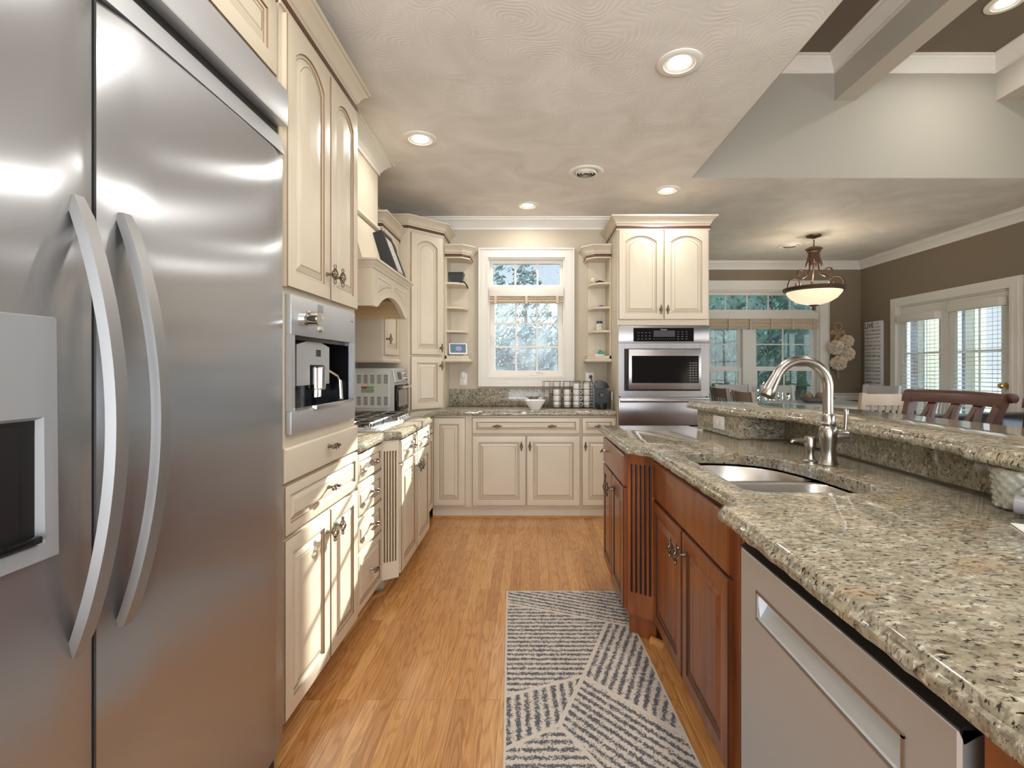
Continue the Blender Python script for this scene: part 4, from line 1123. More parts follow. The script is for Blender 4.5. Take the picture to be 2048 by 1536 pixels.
# base around the dishwasher: local x from Y=1.285 toward the camera
M = frame(.560, 1.285, -90)
t = thing('island_cabinet', 'cherry island end base around the dishwasher', 'cabinet', (.86, .8, 0))
b = MB(M)
b.box(0, .048, 0, .60, .10, .89); b.box(.692, 1.06, 0, .60, .10, .89); b.box(.048, .692, .56, .60, .10, .89); b.box(0, 1.06, .56, .60, 0, .10); b.box(.692, 1.06, .05, .56, 0, .10); b.box(0, .048, .05, .56, 0, .10)
b.build('body', CHERRY, t)
front(t, M, 'door', .705, 1.05, .112, .868, CHM)

M = frame(.533, 1.228, -90)
dwt = thing('dishwasher', 'stainless dishwasher with pocket handle in the cherry island', 'dishwasher', (.82, .91, 0))
w = .626
b = MB(M); b.box(.004, w - .004, .05, .58, .105, .868); b.build('tub', BLACKM, dwt)
px0, px1, pz0, pz1 = .092, .534, .712, .776
b = MB(M)
def R4(i, y, a0, a1, c0, c1): return [(a0 + i, y, c0 + i), (a1 - i, y, c0 + i), (a1 - i, y, c1 - i), (a0 + i, y, c1 - i)]
O = [(.0, 0.0), (w, 0.0)]
outer = R4(0, .048, 0, w, .105, .850); o2 = R4(0, .004, 0, w, .105, .850); o3 = R4(.004, 0, 0, w, .105, .850)
pk0 = R4(0, 0, px0, px1, pz0, pz1); pk1 = [(px0 + .004, .004, pz0 + .004), (px1 - .004, .004, pz0 + .004), (px1 - .004, .034, pz1 - .008), (px0 + .004, .034, pz1 - .008)]
pk2 = [(px0 + .004, .034, pz1 - .004), (px1 - .004, .034, pz1 - .004), (px1 - .004, .004, pz1 - .002), (px0 + .004, .004, pz1 - .002)]
b.loft([outer, o2, o3, pk0, pk1], cap0=True, cap1=True)
b.build('door', STEELW, dwt, smooth=0)
b = MB(M)
for q in ((px0 - .004, px1 + .004, pz1 - .004, pz1 + .003), (px0 - .004, px1 + .004, pz0 - .003, pz0 + .001), (px0 - .004, px0 + .001, pz0, pz1), (px1 - .001, px1 + .004, pz0, pz1)):
    b.box(q[0], q[1], -.0025, .004, q[2], q[3])
b.build('handle_trim', STEELD, dwt)
b = MB(M); b.prism([(.0, .0, .852), (w, .0, .852), (w, .046, .878), (.0, .046, .878)], (0, .006, -.020)); b.build('control_strip', BLACK, dwt, smooth=0)
b = MB(M)
for i, x in enumerate((.10, .18, .30, .42, .50)): b.box(x, x + .022, .0215, .0222, .8650, .8662)
b.build('control_mark', PLASTIC, dwt, smooth=0)
b = MB(M); b.box(.004, w - .004, .075, .09, 0.0, .103); b.build('kick_plate', BLACKM, dwt)

# raised bar wall, faced with granite
WF = [(1.02, 2.95), (1.075, 2.49), (1.305, 2.49), (1.355, .22)]
t = thing('bar_wall', 'granite faced knee wall that carries the raised bar', 'knee wall', (1.35, 1.6, 0))
back = [(1.56, .22), (1.56, 2.56), (1.25, 2.95)]
b = MB(); b.prism([(x, y, 0) for x, y in offset_poly(WF + back, .022)], (0, 0, 1.047)); b.build('core', CREAM, t, smooth=0)
b = MB()
ins = offset_poly(WF + back, .020)
for i in range(3):
    p, q, q2, p2 = WF[i], WF[i + 1], ins[i + 1], ins[i]
    b.prism([(p[0], p[1], .936), (q[0], q[1], .936), (q2[0], q2[1], .936), (p2[0], p2[1], .936)], (0, 0, 1.0475 - .936))
b.build('granite_facing', GRAN, t, smooth=0)

HO = round_poly([(.640, 1.425), (1.0, 1.415), (1.075, 1.49), (1.045, 1.80), (.985, 1.99), (.86, 2.07), (.70, 2.085), (.640, 2.03)], .07, 5)
t = thing('island_worktop', 'speckled granite island worktop with the double sink cut in it', 'worktop', (.9, 1.7, ZW0))
slab('slab', [(.438, 3.09), (.452, 2.285), (.538, 2.208), (.566, 1.365), (.500, 1.295), (.497, .24), (1.353, .24), (1.303, 2.488), (1.073, 2.488), (1.020, 2.945), (1.02, 3.09)], ZW0, ZW1, t, hole=HO)
t = thing('bar_counter', 'raised curved granite bar top above the island', 'bar top', (1.4, 1.6, 1.048))
c1 = [(.985, 3.06), (1.035, 2.60), (1.075, 2.47), (1.15, 2.37), (1.21, 2.27), (1.236, 2.12), (1.240, 1.75), (1.236, 1.43), (1.218, 1.375), (1.188, 1.33), (1.183, .22), (1.76, .22), (1.745, 1.6), (1.72, 2.05), (1.66, 2.48), (1.52, 2.78), (1.32, 2.98), (1.12, 3.07)]
slab('slab', c1, 1.048, 1.092, t)

# sink
t = thing('sink', 'undermounted stainless double bowl sink in the island', 'sink', (.86, 1.75, .70))
def bowl(pts, zt, zb, name):
    pts = round_poly(pts, .075, 6)
    rows = [[(p[0], p[1], z) for p in offset_poly(pts, i)] for i, z in ((-.020, zt), (-.004, zt), (0, zt - .004), (.006, zb + .05), (.014, zb + .018), (.03, zb + .004), (.055, zb))]
    b = MB(); b.loft(rows, cap0=False, cap1=True)
    c = sum((Vector(p) for p in pts), Vector((0, 0))) / len(pts)
    o = b.build(name, SINKM, t, smooth=50)
    b = MB(); b.lathe([(.043, zb + .0005), (.042, zb + .003), (.034, zb + .002), (.030, zb - .006), (.0, zb - .006)], (c.x, c.y, 0), 20, cap=False); b.build('drain', CHROME, t)
bowl([(.640, 1.785), (1.05, 1.785), (.995, 1.98), (.87, 2.065), (.70, 2.075), (.640, 2.03)], .885, .72, 'bowl')
bowl([(.640, 1.425), (1.0, 1.415), (1.072, 1.49), (1.055, 1.745), (.640, 1.745)], .885, .69, 'bowl')

# faucet
fx, fy = 1.122, 1.825
t = thing('faucet', 'brushed nickel gooseneck faucet with a side lever on the island', 'faucet', (fx, fy, ZW1))
b = MB(); b.lathe([(.0, .935), (.034, .935), (.035, .940), (.029, .952), (.025, .975), (.026, 1.00), (.031, 1.035), (.033, 1.06), (.030, 1.075), (.026, 1.082), (.028, 1.092), (.024, 1.098), (.0235, 1.12), (.019, 1.128), (0, 1.128)], (fx, fy, 0), 24); b.build('body', NICKEL, t)
b = MB(); pts = [(fx, fy, 1.12), (fx, fy, 1.18), (fx, fy, 1.222)]
rr = .106; cx = fx - rr
for i in range(1, 15):
    a = math.pi * i / 16 * 1.0; pts.append((cx + rr * math.cos(a), fy - .012 * i / 14, 1.222 + rr * math.sin(a)))
b.tube(pts, .0185, n=16); b.build('spout', NICKEL, t, smooth=50)
e = Vector(pts[-1]); d = (e - Vector(pts[-2])).normalized()
b = MB(); b.tube([e - d * .004, e + d * .012, e + d * .045, e + d * .072, e + d * .076], [.0195, .0205, .024, .0275, .025], n=18); b.tube([e + d * .0765, e + d * .079], [.022, .021], n=18, m=1)
b.build('spray_head', [NICKEL, BLACK], t, smooth=40)
b = MB(); b.tube([(fx + .02, fy, 1.045), (fx + .045, fy - .004, 1.045), (fx + .066, fy - .008, 1.045), (fx + .072, fy - .009, 1.045)], [.026, .027, .023, .012], n=16)
b.tube([(fx + .060, fy - .006, 1.06), (fx + .062, fy - .006, 1.085), (fx + .064, fy - .006, 1.125), (fx + .064, fy - .006, 1.142), (fx + .064, fy - .006, 1.147)], [.007, .006, .008, .009, .005], n=12)
b.build('lever', NICKEL, t, smooth=45)
sx, sy = 1.085, 1.878
t = thing('soap_dispenser', 'brushed nickel soap pump beside the gooseneck faucet', 'soap dispenser', (sx, sy, ZW1))
b = MB(); b.lathe([(0, .935), (.026, .935), (.026, .941), (.017, .948), (.0135, .965), (.0155, .985), (.017, .992), (.017, .998), (0, .998)], (sx, sy, 0), 18); b.build('base', NICKEL, t)
b = MB(); b.lathe([(0, .998), (.0205, .998), (.021, 1.03), (.019, 1.034), (0, 1.034)], (sx, sy, 0), 18); b.tube([(sx - .01, sy, 1.020), (sx - .045, sy, 1.022), (sx - .068, sy, 1.019), (sx - .073, sy, 1.012)], [.008, .0065, .006, .005], n=10); b.build('pump_head', NICKEL, t)

# outlet on the bar wall (mounted sideways)
def outlet(label, M, w, h, slots=True, horiz=False, duplex=True, grp='wall outlets'):
    P = M @ Vector((0, 0, 0))
    t = thing('outlet', label, 'outlet', P)
    b = MB(M); b.box(-w / 2, w / 2, -.006, 0, -h / 2, h / 2, bev=.0025); b.build('cover_plate', PLASTIC, t)
    b = MB(M)
    for s in (-1, 1):
        c = (s * w * .21, 0) if horiz else (0, s * h * .21)
        b.box(c[0] - .016, c[0] + .016, -.0075, -.005, c[1] - .014, c[1] + .014, bev=.0015)
    b.build('receptacle', CERAM, t)
    b = MB(M)
    for s in (-1, 1):
        c = (s * w * .21, 0) if horiz else (0, s * h * .21)
        for q in (-1, 1):
            if horiz: b.box(c[0] - .004, c[0] + .004, -.0082, -.0074, c[1] + q * .006 - .001, c[1] + q * .006 + .001)
            else: b.box(c[0] + q * .006 - .001, c[0] + q * .006 + .001, -.0082, -.0074, c[1] - .004, c[1] + .004)
    b.build('slot', INK, t)
    return t
va = Vector((1.075 - 1.02, 2.49 - 2.95)); an = math.degrees(math.atan2(va.y, va.x))
pm = Vector((1.02, 2.95)) + va * .56
outlet('white sideways outlet on the granite bar wall', frame(pm.x - .0005, pm.y - .0005, an, .998), .120, .074, horiz=True)

# ------------------------------------------------------------------ things on the island
jx, jy = 1.270, 1.245
t = thing('utensil_crock', 'whitewashed basket-weave crock standing under the bar edge', 'crock', (jx, jy, ZW1))
b = MB(); n = 28; loops = []
rows = 22
for k in range(rows + 1):
    z = .937 + .105 * k / rows; base = .056 + .010 * k / rows - (.008 if k == 0 else 0); lp = []
    for i in range(n * 2):
        a = 2 * math.pi * i / (n * 2)
        bump = .0055 * math.sin(a * 14 + (math.pi if (k // 3) % 2 else 0)) * abs(math.sin(math.pi * k / 3))
        lp.append((jx + (base + bump) * math.cos(a), jy + (base + bump) * math.sin(a), z))
    loops.append(lp)
b.loft(loops, cap1=False); b.build('woven_body', mat('galvanised weave', (.50, .51, .46), .28, .5, var=.3, vscale=30), t, smooth=60)
b = MB(); b.tube([(jx + .066 * math.cos(a * .2618), jy + .066 * math.sin(a * .2618), 1.043) for a in range(24)], .0035, n=6, closed=True); b.build('rim', NICKEL, t)
t = thing('bottle', 'dark bottle with a frosted cap lying beside the woven crock', 'bottle', (1.26, 1.09, ZW1))
e = Vector((1.183, 1.185, .967)); dv = Vector((.62, -.78, .0)).normalized()
b = MB(); b.tube([e + dv * .030, e + dv * .034, e + dv * .055, e + dv * .075, e + dv * .19, e + dv * .20], [.015, .016, .022, .030, .030, .024], n=18); b.build('body', mat('dark bottle glass', (.03, .035, .045), .12), t)
b = MB(); b.tube([e, e + dv * .002, e + dv * .028, e + dv * .030], [.019, .021, .021, .017], n=18); b.build('cap', mat('frosted cap', (.27, .27, .29), .35), t)
b = MB(frame(1.128, 1.14, -28)); b.box(-.0, .15, -.10, 0.0, ZW1 + .0005, ZW1 + .0015)
o = b.build('note_card', CARD, None, smooth=0); tag(o, 'white card lying on the island worktop near the bottle', 'card')

# ------------------------------------------------------------------ cooktop
t = thing('gas_cooktop', 'stainless gas cooktop with iron grates under the hood', 'cooktop', (-1.11, 3.19, ZW1))
b = MB(); ct = round_poly([(-1.345, 2.80), (-.865, 2.80), (-.865, 3.585), (-1.345, 3.585)], .03, 4)
b.loft([[(p[0], p[1], z) for p in offset_poly(ct, i)] for i, z in ((0, .9352), (0, .941), (.006, .946), (.02, .9475))]); b.build('tray', STEELW, t)
BUR = [(-1.24, 2.94), (-.99, 2.94), (-1.115, 3.19), (-1.24, 3.44), (-.99, 3.44)]
for x, y in BUR:
    b = MB(); b.lathe([(0, .948), (.052, .948), (.050, .956), (.036, .958), (.036, .966), (.033, .969), (0, .969)], (x, y, 0), 18, mats=[0, 0, 0, 1, 1, 1]); b.build('burner', [STEELD, BLACKM], t)
for k in range(3):
    y0, y1 = 2.815 + .255 * k, 3.060 + .255 * k
    b = MB(); x0, x1 = -1.335, -.93
    fr = [(x0, y0), (x1, y0), (x1, y1), (x0, y1)]
    for i in range(4):
        p, q = fr[i], fr[(i + 1) % 4]; b.tube([(p[0], p[1], .978), (q[0], q[1], .978)], .006, n=6)
        b.tube([(p[0], p[1], .978), (p[0], p[1], .948)], .006, n=6)
    ym = (y0 + y1) / 2
    b.tube([(x0, ym, .978), (x1, ym, .978)], .006, n=6)
    for xx in (x0 + .10, (x0 + x1) / 2, x1 - .10): b.tube([(xx, y0, .980), (xx, y1, .980)], .006, n=6)
    b.build('grate', STEELD, t)
for k in range(5):
    b = MB(); b.lathe([(0, .947), (.019, .947), (.018, .960), (.014, .968), (0, .969)], (-.896, 3.30 + .058 * k, 0), 14); b.build('knob', CHROME, t)

# ------------------------------------------------------------------ toaster oven
t = thing('toaster_oven', 'pale toaster oven with vented side on the left worktop', 'toaster oven', (-1.2, 3.86, ZW1))
TX = -1.035; TY = 3.685
b = MB(); prof = [(-1.39, .958), (TX, .958), (TX, 1.20), (TX - .02, 1.292), (TX - .035, 1.298), (-1.39, 1.298)]
b.prism([(x, TY, z) for x, z in prof], (0, .385, 0)); b.build('body', mat('pale grey enamel', (.60, .585, .55), .35), t, smooth=20)
b = MB(); rp = round_poly([(-1.375, .995), (TX - .035, .995), (TX - .035, 1.268), (-1.375, 1.268)], .02, 4)
b.loft([[(p.x, y, p.y) for p in offset_poly(rp, i)] for i, y in ((0, TY + .001), (0, TY - .003), (.003, TY - .0045), (.006, TY - .003))], cap0=False, mats=[0, 0, 0, 0]); b.build('side_panel', mat('cream enamel', (.70, .68, .62), .35), t)
b = MB()
for zz in (1.02, 1.185):
    for i in range(6):
        for j in range(6):
            x = -1.365 + .051 * i; z = zz + .0112 * j; b.box(x, x + .030, TY - .0037, TY - .0028, z, z + .0048)
b.build('vent_slot', INK, t, smooth=0)
b = MB(); b.box(-1.28, -1.185, TY - .0042, TY - .0028, 1.112, 1.162); b.build('sticker', GREENL, t)
b = MB(); b.box(-1.278, -1.235, TY - .0047, TY - .0041, 1.145, 1.158); b.build('sticker_heading', RED, t)
b = MB(); b.box(TX + .001, TX + .020, TY + .015, TY + .37, .965, 1.17, bev=.004); b.build('door', GLOSSB, t)
b = MB(); b.box(TX + .0205, TX + .0215, TY + .06, TY + .33, 1.0, 1.13); b.build('door_window', mat('smoked glass', (.20, .17, .15), .08), t)
b = MB(); b.tube([(TX + .05, TY + .05, 1.15), (TX + .05, TY + .34, 1.15)], .008); [b.tube([(TX + .018, TY + y, 1.15), (TX + .05, TY + y, 1.15)], .006) for y in (.07, .32)]; b.build('handle', CHROME, t)
MT = Matrix.Translation((TX - .008, TY, 1.235)) @ Matrix.Rotation(R(-12), 4, 'Y')
b = MB(MT); b.box(.0, .012, .006, .379, -.05, .05, bev=.003); b.build('control_panel', STEELW, t)
b = MB(MT); b.box(.0122, .014, .10, .20, -.028, .03); b.build('display', GLOSSB, t)
for z in (.022, -.022):
    b = MB(MT); b.lathe([(0, 0), (.016, 0), (.015, .018), (0, .019)], (.012, .31, z), 14, axis=Matrix.Rotation(R(90), 3, 'Y')); b.build('knob', CHROME, t)
for x in (-1.36, TX - .03):
    for y in (TY + .03, TY + .355):
        b = MB(); b.lathe([(0, .9355), (.012, .9355), (.014, .958), (0, .958)], (x, y, 0), 10); b.build('foot', BLACK, t)
t = thing('thermometer_holder', 'small clear holder with a blue band clipped on the toaster oven side', 'holder', (-1.345, TY - .012, 1.2))
b = MB(); b.box(-1.375, -1.338, TY - .022, TY - .0046, 1.205, 1.285, bev=.004); b.build('pocket', mat('cloudy plastic', (.66, .67, .64), .25), t)
b = MB(); b.box(-1.377, -1.336, TY - .0235, TY - .0046, 1.284, 1.298, bev=.002); b.build('band', BLUEP, t)
b = MB(); b.tube([(-1.357, TY - .014, 1.298), (-1.357, TY - .014, 1.325)], [.008, .010], n=10); b.build('cap', mat('straw plastic', (.62, .55, .42), .4), t)

# ------------------------------------------------------------------ things on the worktop under the window
bx_, by_ = .042, 4.262
t = thing('bowl', 'white flared bowl on the worktop below the window', 'bowl', (bx_, by_, ZW1))
b = MB()
def sq(r, z, n=32, p=3.2):
    return [(bx_ + r * math.copysign(abs(math.cos(a)) ** (2 / p), math.cos(a)), by_ + r * math.copysign(abs(math.sin(a)) ** (2 / p), math.sin(a)), z) for a in [2 * math.pi * i / n for i in range(n)]]
b.loft([sq(.042, ZW1 + .0003), sq(.046, ZW1 + .008), sq(.075, ZW1 + .05), sq(.094, ZW1 + .083), sq(.091, ZW1 + .084), sq(.072, ZW1 + .052), sq(.043, ZW1 + .014), sq(.02, ZW1 + .012)])
b.build('dish', CERAM, t, smooth=50)

# wire rack with stacked mugs
t = thing('mug_rack', 'dark wire rack holding four stacks of white mugs', 'mug rack', (.33, 4.42, ZW1))
rx = [.155, .245, .340, .425, .520]; ry = 4.42
b = MB()
b.tube([(.118, ry - .05, .939), (.560, ry - .05, .939)], .003, n=6); b.tube([(.118, ry + .05, .939), (.560, ry + .05, .939)], .003, n=6)
for k, x in enumerate(rx):
    r = .043
    for z in (.939, .962):
        b.tube([(x + r * math.cos(a * math.pi / 8), ry + r * math.sin(a * math.pi / 8), z) for a in range(16)], .0022, n=5, closed=True)
    hi = 1.178
    b.tube([(x + r * math.cos(a * math.pi / 8), ry + r * math.sin(a * math.pi / 8), hi) for a in range(16)], .0022, n=5, closed=True)
    for a in (.6, 2.2, 3.6, 5.2):
        b.tube([(x + r * math.cos(a), ry + r * math.sin(a), .939), (x + r * math.cos(a), ry + r * math.sin(a), hi)], .0022, n=5)
b.build('wire_frame', mat('dark bronze wire', (.09, .07, .055), .4, .6), t)
def mug(x, y, z, ang, label, grp, src=[None]):
    if src[0] is None:
        tt = thing('mug', label, 'mug', (x, y, z), grp)
        b = MB(); b.lathe([(0, z), (.024, z), (.030, z + .004), (.033, z + .012), (.033, z + .052), (.030, z + .052), (.029, z + .014), (0, z + .010)], (x, y, 0), 20); b.build('cup', CERAM, tt, smooth=50)
        b = MB(); b.tube([(x + .031, y, z + .010), (x + .046, y, z + .012), (x + .054, y, z + .027), (x + .046, y, z + .042), (x + .031, y, z + .044)], .0042, n=6); b.build('handle', CERAM, tt, smooth=60)
        src[0] = tt; tt.rotation_euler = (0, 0, ang); return tt
    c = copy_thing(src[0], (x, y, z), ang, label); c['group'] = grp; return c
heights = ['bottom', 'second', 'third', 'top']
for k, (x, n, ang, nm) in enumerate(((.245, 3, 1.9, 'first (shorter) mug stack from the bowl'), (.340, 3, 1.4, 'second (shorter) mug stack from the bowl'), (.425, 4, 0, 'third mug stack from the bowl, a tall one'), (.520, 4, -.1, 'mug stack nearest the black coffee maker'))):
    for i in range(n):
        mug(x, ry, .9425 + .0545 * i, ang, 'white mug, %s of the %s' % ('top' if i == n - 1 else heights[i], nm), 'stacked mugs in the wire rack')

# capsule coffee maker
cx, cy = .634, 4.33
t = thing('capsule_coffee_maker', 'small black capsule coffee maker at the right end of the worktop', 'coffee maker', (cx, cy, ZW1))
b = MB(); oc = [(-.058, .0), (-.058, .19)] + [(-.058 * math.cos(math.pi * i / 10), .19 + .062 * math.sin(math.pi * i / 10)) for i in range(1, 10)] + [(.058, .19), (.058, 0)]
b.prism([(cx + x, cy + .02, ZW1 + .001 + z) for x, z in oc], (0, .10, 0)); b.build('body', BLACK, t, smooth=40)
b = MB(); b.prism([(cx + x * 1.02, cy - .085, ZW1 + .13 + max(0, z - .13)) for x, z in oc if z > .1] + [], (0, .106, 0)); b.build('brew_head', GLOSSB, t, smooth=40)
b = MB(); b.lathe([(0, 0), (.046, 0), (.048, .004), (.048, .048), (.044, .052), (0, .052)], (cx, cy - .035, ZW1 + .001), 20); b.build('drip_tray', BLACK, t)
b = MB(); b.tube([(cx, cy - .05, ZW1 + .14), (cx, cy - .05, ZW1 + .112)], [.018, .012], n=12); b.build('nozzle', CHROME, t)
b = MB(); b.prism([(cx - .0665, cy + .0, ZW1 + .01), (cx - .0605, cy + .0, ZW1 + .01), (cx - .0605, cy + .0, ZW1 + .215), (cx - .0665, cy + .0, ZW1 + .20)], (0, .10, 0)); b.build('water_tank', mat('smoky clear tank', (.16, .17, .19), .15), t)

# wall outlets
o1 = outlet('white outlet with a charger on the wall below the left corner shelf', frame(-.645, YB - .0005, 0, 1.192), .074, .118)
t = thing('charger', 'small white charger plugged in below the left corner shelf', 'charger', (-.645, YB - .03, 1.22))
b = MB(); b.box(-.664, -.626, YB - .042, YB - .0088, 1.205, 1.265, bev=.006); b.build('plug', PLASTIC, t)
b = MB(); b.tube([(-.645, YB - .03, 1.264), (-.642, YB - .04, 1.29), (-.61, YB - .06, 1.305), (-.565, YB - .08, 1.325), (-.545, YB - .10, 1.37), (-.535, YB - .13, 1.43), (-.545, YB - .17, 1.455), (-.56, YB - .185, 1.45)], .0022, n=6); b.build('cord', PLASTIC, t)
o2 = outlet('white outlet with a black plug behind the mug rack', frame(.578, YB - .0005, 0, 1.196), .080, .120)
t = thing('plug', 'black plug and cord of the capsule coffee maker', 'plug', (.58, YB - .02, 1.2))
b = MB(); b.box(.570, .598, YB - .035, YB - .0088, 1.205, 1.230, bev=.004); b.build('plug_body', BLACK, t)
b = MB(); b.tube([(.584, YB - .03, 1.206), (.592, YB - .05, 1.18), (.600, YB - .09, 1.13), (.604, YB - .14, 1.08), (.612, YB - .19, 1.02), (.614, YB - .23, .96)], .0035, n=6); b.build('cord', BLACK, t)

# ------------------------------------------------------------------ things on the corner shelves
t = thing('wire_basket', 'small black mesh basket on the top left corner shelf', 'basket', (-.69, 4.57, 2.086))
b = MB(frame(-.690, 4.565, 0, 2.087)); 
b.loft([[(-.045, -.035, 0), (.045, -.035, 0), (.045, .035, 0), (-.045, .035, 0)], [(-.068, -.055, .10), (.068, -.055, .10), (.068, .055, .10), (-.068, .055, .10)], [(-.062, -.049, .10), (.062, -.049, .10), (.062, .049, .10), (-.062, .049, .10)], [(-.041, -.031, .008), (.041, -.031, .008), (.041, .031, .008), (-.041, .031, .008)]])
b.build('mesh_bin', mat('black mesh', (.03, .03, .033), .4, bump=.5, bscale=160), t)
b = MB(frame(-.690, 4.565, 0, 2.187)); b.tube([(-.068, -.055, 0), (.068, -.055, 0), (.068, .055, 0), (-.068, .055, 0)], .0045, n=6, closed=True); b.build('rim', BLACK, t)
t = thing('cable', 'black cable hanging over the edge of the top left corner shelf', 'cable', (-.60, 4.52, 2.07))
b = MB(); b.tube([(-.655, 4.47, 2.092), (-.63, 4.46, 2.093), (-.606, 4.455, 2.090), (-.588, 4.457, 2.07), (-.576, 4.46, 2.045), (-.572, 4.465, 2.03)], .0065, n=7); o = b.build('wire', BLACK, t)
t = thing('smart_display', 'white smart display with lit screen on the bottom left corner shelf', 'smart display', (-.67, 4.54, 1.413))
MS = Matrix.Translation((-.665, 4.50, 1.425)) @ Matrix.Rotation(R(14), 4, 'Z') @ Matrix.Rotation(R(-22), 4, 'X')
b = MB(MS); rp = round_poly([(-.085, .005), (.085, .005), (.085, .118), (-.085, .118)], .012, 4)
b.loft([[(p.x, y, p.y) for p in offset_poly(rp, i)] for i, y in ((.003, .012), (0, .009), (0, .002), (.003, 0))]); b.build('case', PLASTIC, t)
b = MB(MS); b.box(-.072, .072, -.0012, 0, .018, .105); b.build('screen', SCREEN, t)
b = MB(MS); b.ball((.005, -.0013, .06), (.030, .0006, .028)); b.build('screen_picture', mat('screen glow', (.1, .1, .12), .2, emit=(.22, .18, .34), estr=.8), t)
b = MB(); b.prism([(-.70, 4.53, 1.414), (-.63, 4.545, 1.414), (-.63, 4.60, 1.414), (-.70, 4.60, 1.414)], (0, 0, .05)); b.build('base', GREYP, t)
t = thing('keepsakes_tray', 'small pile of dark sunglasses and trinkets on the top right shelf', 'trinkets', (.64, 4.53, 2.086))
b = MB()
for i in range(3):
    x = .625 + .028 * i; z = 2.0905 + .011 * (i % 2)
    b.tube([(x + .02 * math.cos(a * math.pi / 6), 4.50 + .012 * math.sin(a * math.pi / 6) + .02 * i, z + .006 * math.sin(a)) for a in range(12)], .0042, n=6, closed=True)
b.tube([(.60, 4.50, 2.091), (.64, 4.49, 2.108), (.69, 4.51, 2.100), (.70, 4.55, 2.092)], .005, n=6); b.build('sunglasses', BLACK, t)
b = MB(); b.box(.58, .66, 4.52, 4.58, 2.0865, 2.100, bev=.004); b.build('dark_wallet', WOODD, t)
b = MB(); b.ball((.588, 4.50, 2.114), .027, 12); b.build('shell_ball', PETAL, t)
b = MB(frame(.665, 4.53, 0, 1.8635)); b.ball((0, 0, .012), (.026, .018, .012)); o = b.build('pebble', PURPLE, None, smooth=60); tag(o, 'small purple trinket on the second right shelf', 'trinket')
t = thing('pill_bottle', 'clear pill bottle with a dark lid on the third right shelf', 'bottle', (.648, 4.52, 1.647))
b = MB(); b.lathe([(0, 1.6468), (.028, 1.6468), (.030, 1.650), (.030, 1.705), (.022, 1.715), (0, 1.715)], (.648, 4.52, 0), 18); b.build('jar', mat('frosted jar', (.62, .63, .60), .25), t)
b = MB(); b.lathe([(.0304, 1.658), (.0308, 1.66), (.0308, 1.695), (.0304, 1.697)], (.648, 4.52, 0), 18, cap=False); b.build('paper_label', mat('green white label', (.55, .62, .50), .6, var=.4, vscale=60), t)
b = MB(); b.lathe([(0, 1.715), (.027, 1.715), (.027, 1.735), (0, 1.737)], (.648, 4.52, 0), 18); b.build('lid', mat('dark plum lid', (.05, .03, .07), .4), t)
b = MB(); b.box(.60, .685, 4.49, 4.56, 1.4135, 1.428, bev=.003); o = b.build('white_box', PLASTIC, None); tag(o, 'flat white box on the bottom right shelf', 'box')
b = MB(); b.box(.640, .690, 4.50, 4.55, 1.4285, 1.455, bev=.005); b.ball((.655, 4.525, 1.459), (.014, .014, .008)); o = b.build('teal_case', TEAL, None); tag(o, 'small teal case on the white box of the bottom right shelf', 'case')
# ------------------------------------------------------------------ rug
t = thing('runner_rug', 'grey and ivory striped runner rug on the oak floor before the island', 'rug', (.2, 1.8, 0))
def zc(x, y):     # crop 980..1480 x 1160..1536 magnified 4.086
    p = on_floor(980 + x / 4.086, 1160 + y / 4.086, .008); return Vector((p.x, p.y))
# fields of the pattern, corners measured on the floor: (polygon, stripe direction, period)
c0, c1, c2, c3 = Vector((-.137, 2.81)), Vector((.508, 2.81)), Vector((.588, .75)), Vector((-.055, .75))
def left(y): return c0.lerp(c3, (c0.y - y) / (c0.y - c3.y))
def right(y): return c1.lerp(c2, (c1.y - y) / (c1.y - c2.y))
pA = left(zc(135, 190).y); pB = right(zc(1190, 385).y)
pC = zc(960, 345); pC = pA.lerp(pB, (pC.x - pA.x) / (pB.x - pA.x))
pD = zc(765, 785); pE = left(zc(120, 955).y)
pF = right(zc(1640, 1290).y); pG = zc(565, 1185); pH = left(zc(110, 1390).y)
pI = zc(900, 1530); nI = (pI - pG).normalized()
eR = (c2 - c1).normalized(); kk = ((c1 - pG).cross(eR)) / nI.cross(eR); pJ = pG + nI * kk      # where the seam meets the right edge
fields = [
    ([c0, c1, pB, pA], pB - pA, .034), ([pA, pC, pD, pE], Vector((1, 0)), .034), ([pC, pB, pF, pD], zc(800, 750) - zc(970, 370), .036),
    ([pD, pF, pJ, pG], pF - pD, .034), ([pE, pD, pG, pH], zc(420, 1240) - zc(385, 880), .036), ([pH, pG, pJ, c2, c3], Vector((1, 0)), .034)]
bm = bmesh.new(); uvl = bm.loops.layers.uv.new('stripes')
for poly, dr, per in fields:
    dr = dr.normalized(); nn = Vector((-dr.y, dr.x))
    area = sum(poly[i - 1].cross(poly[i]) for i in range(len(poly)))
    if area < 0: poly = poly[::-1]
    inn = offset_poly(poly, .009)
    vo = [bm.verts.new((p.x, p.y, .009)) for p in poly]; vi = [bm.verts.new((p.x, p.y, .0092)) for p in inn]
    ff = bm.faces.new(vi)
    for lp in ff.loops: c = lp.vert.co; lp[uvl].uv = ((c.x * nn.x + c.y * nn.y) / per, 1.0)
    for i in range(len(vo)):
        g = bm.faces.new((vo[i - 1], vo[i], vi[i], vi[i - 1]))
        for lp in g.loops: lp[uvl].uv = (.0, 0.0)
bt = [(c0, .0005), (c3, .0005), (c2, .0005), (c1, .0005)]
lo = [bm.verts.new((p.x, p.y, z)) for p, z in bt]; hi = [bm.verts.new((p.x, p.y, .009)) for p, z in bt]
for i in range(4):
    g = bm.faces.new((lo[i - 1], lo[i], hi[i], hi[i - 1]))
    for lp in g.loops: lp[uvl].uv = (0, 0)
g = bm.faces.new(lo)
for lp in g.loops: lp[uvl].uv = (0, 0)
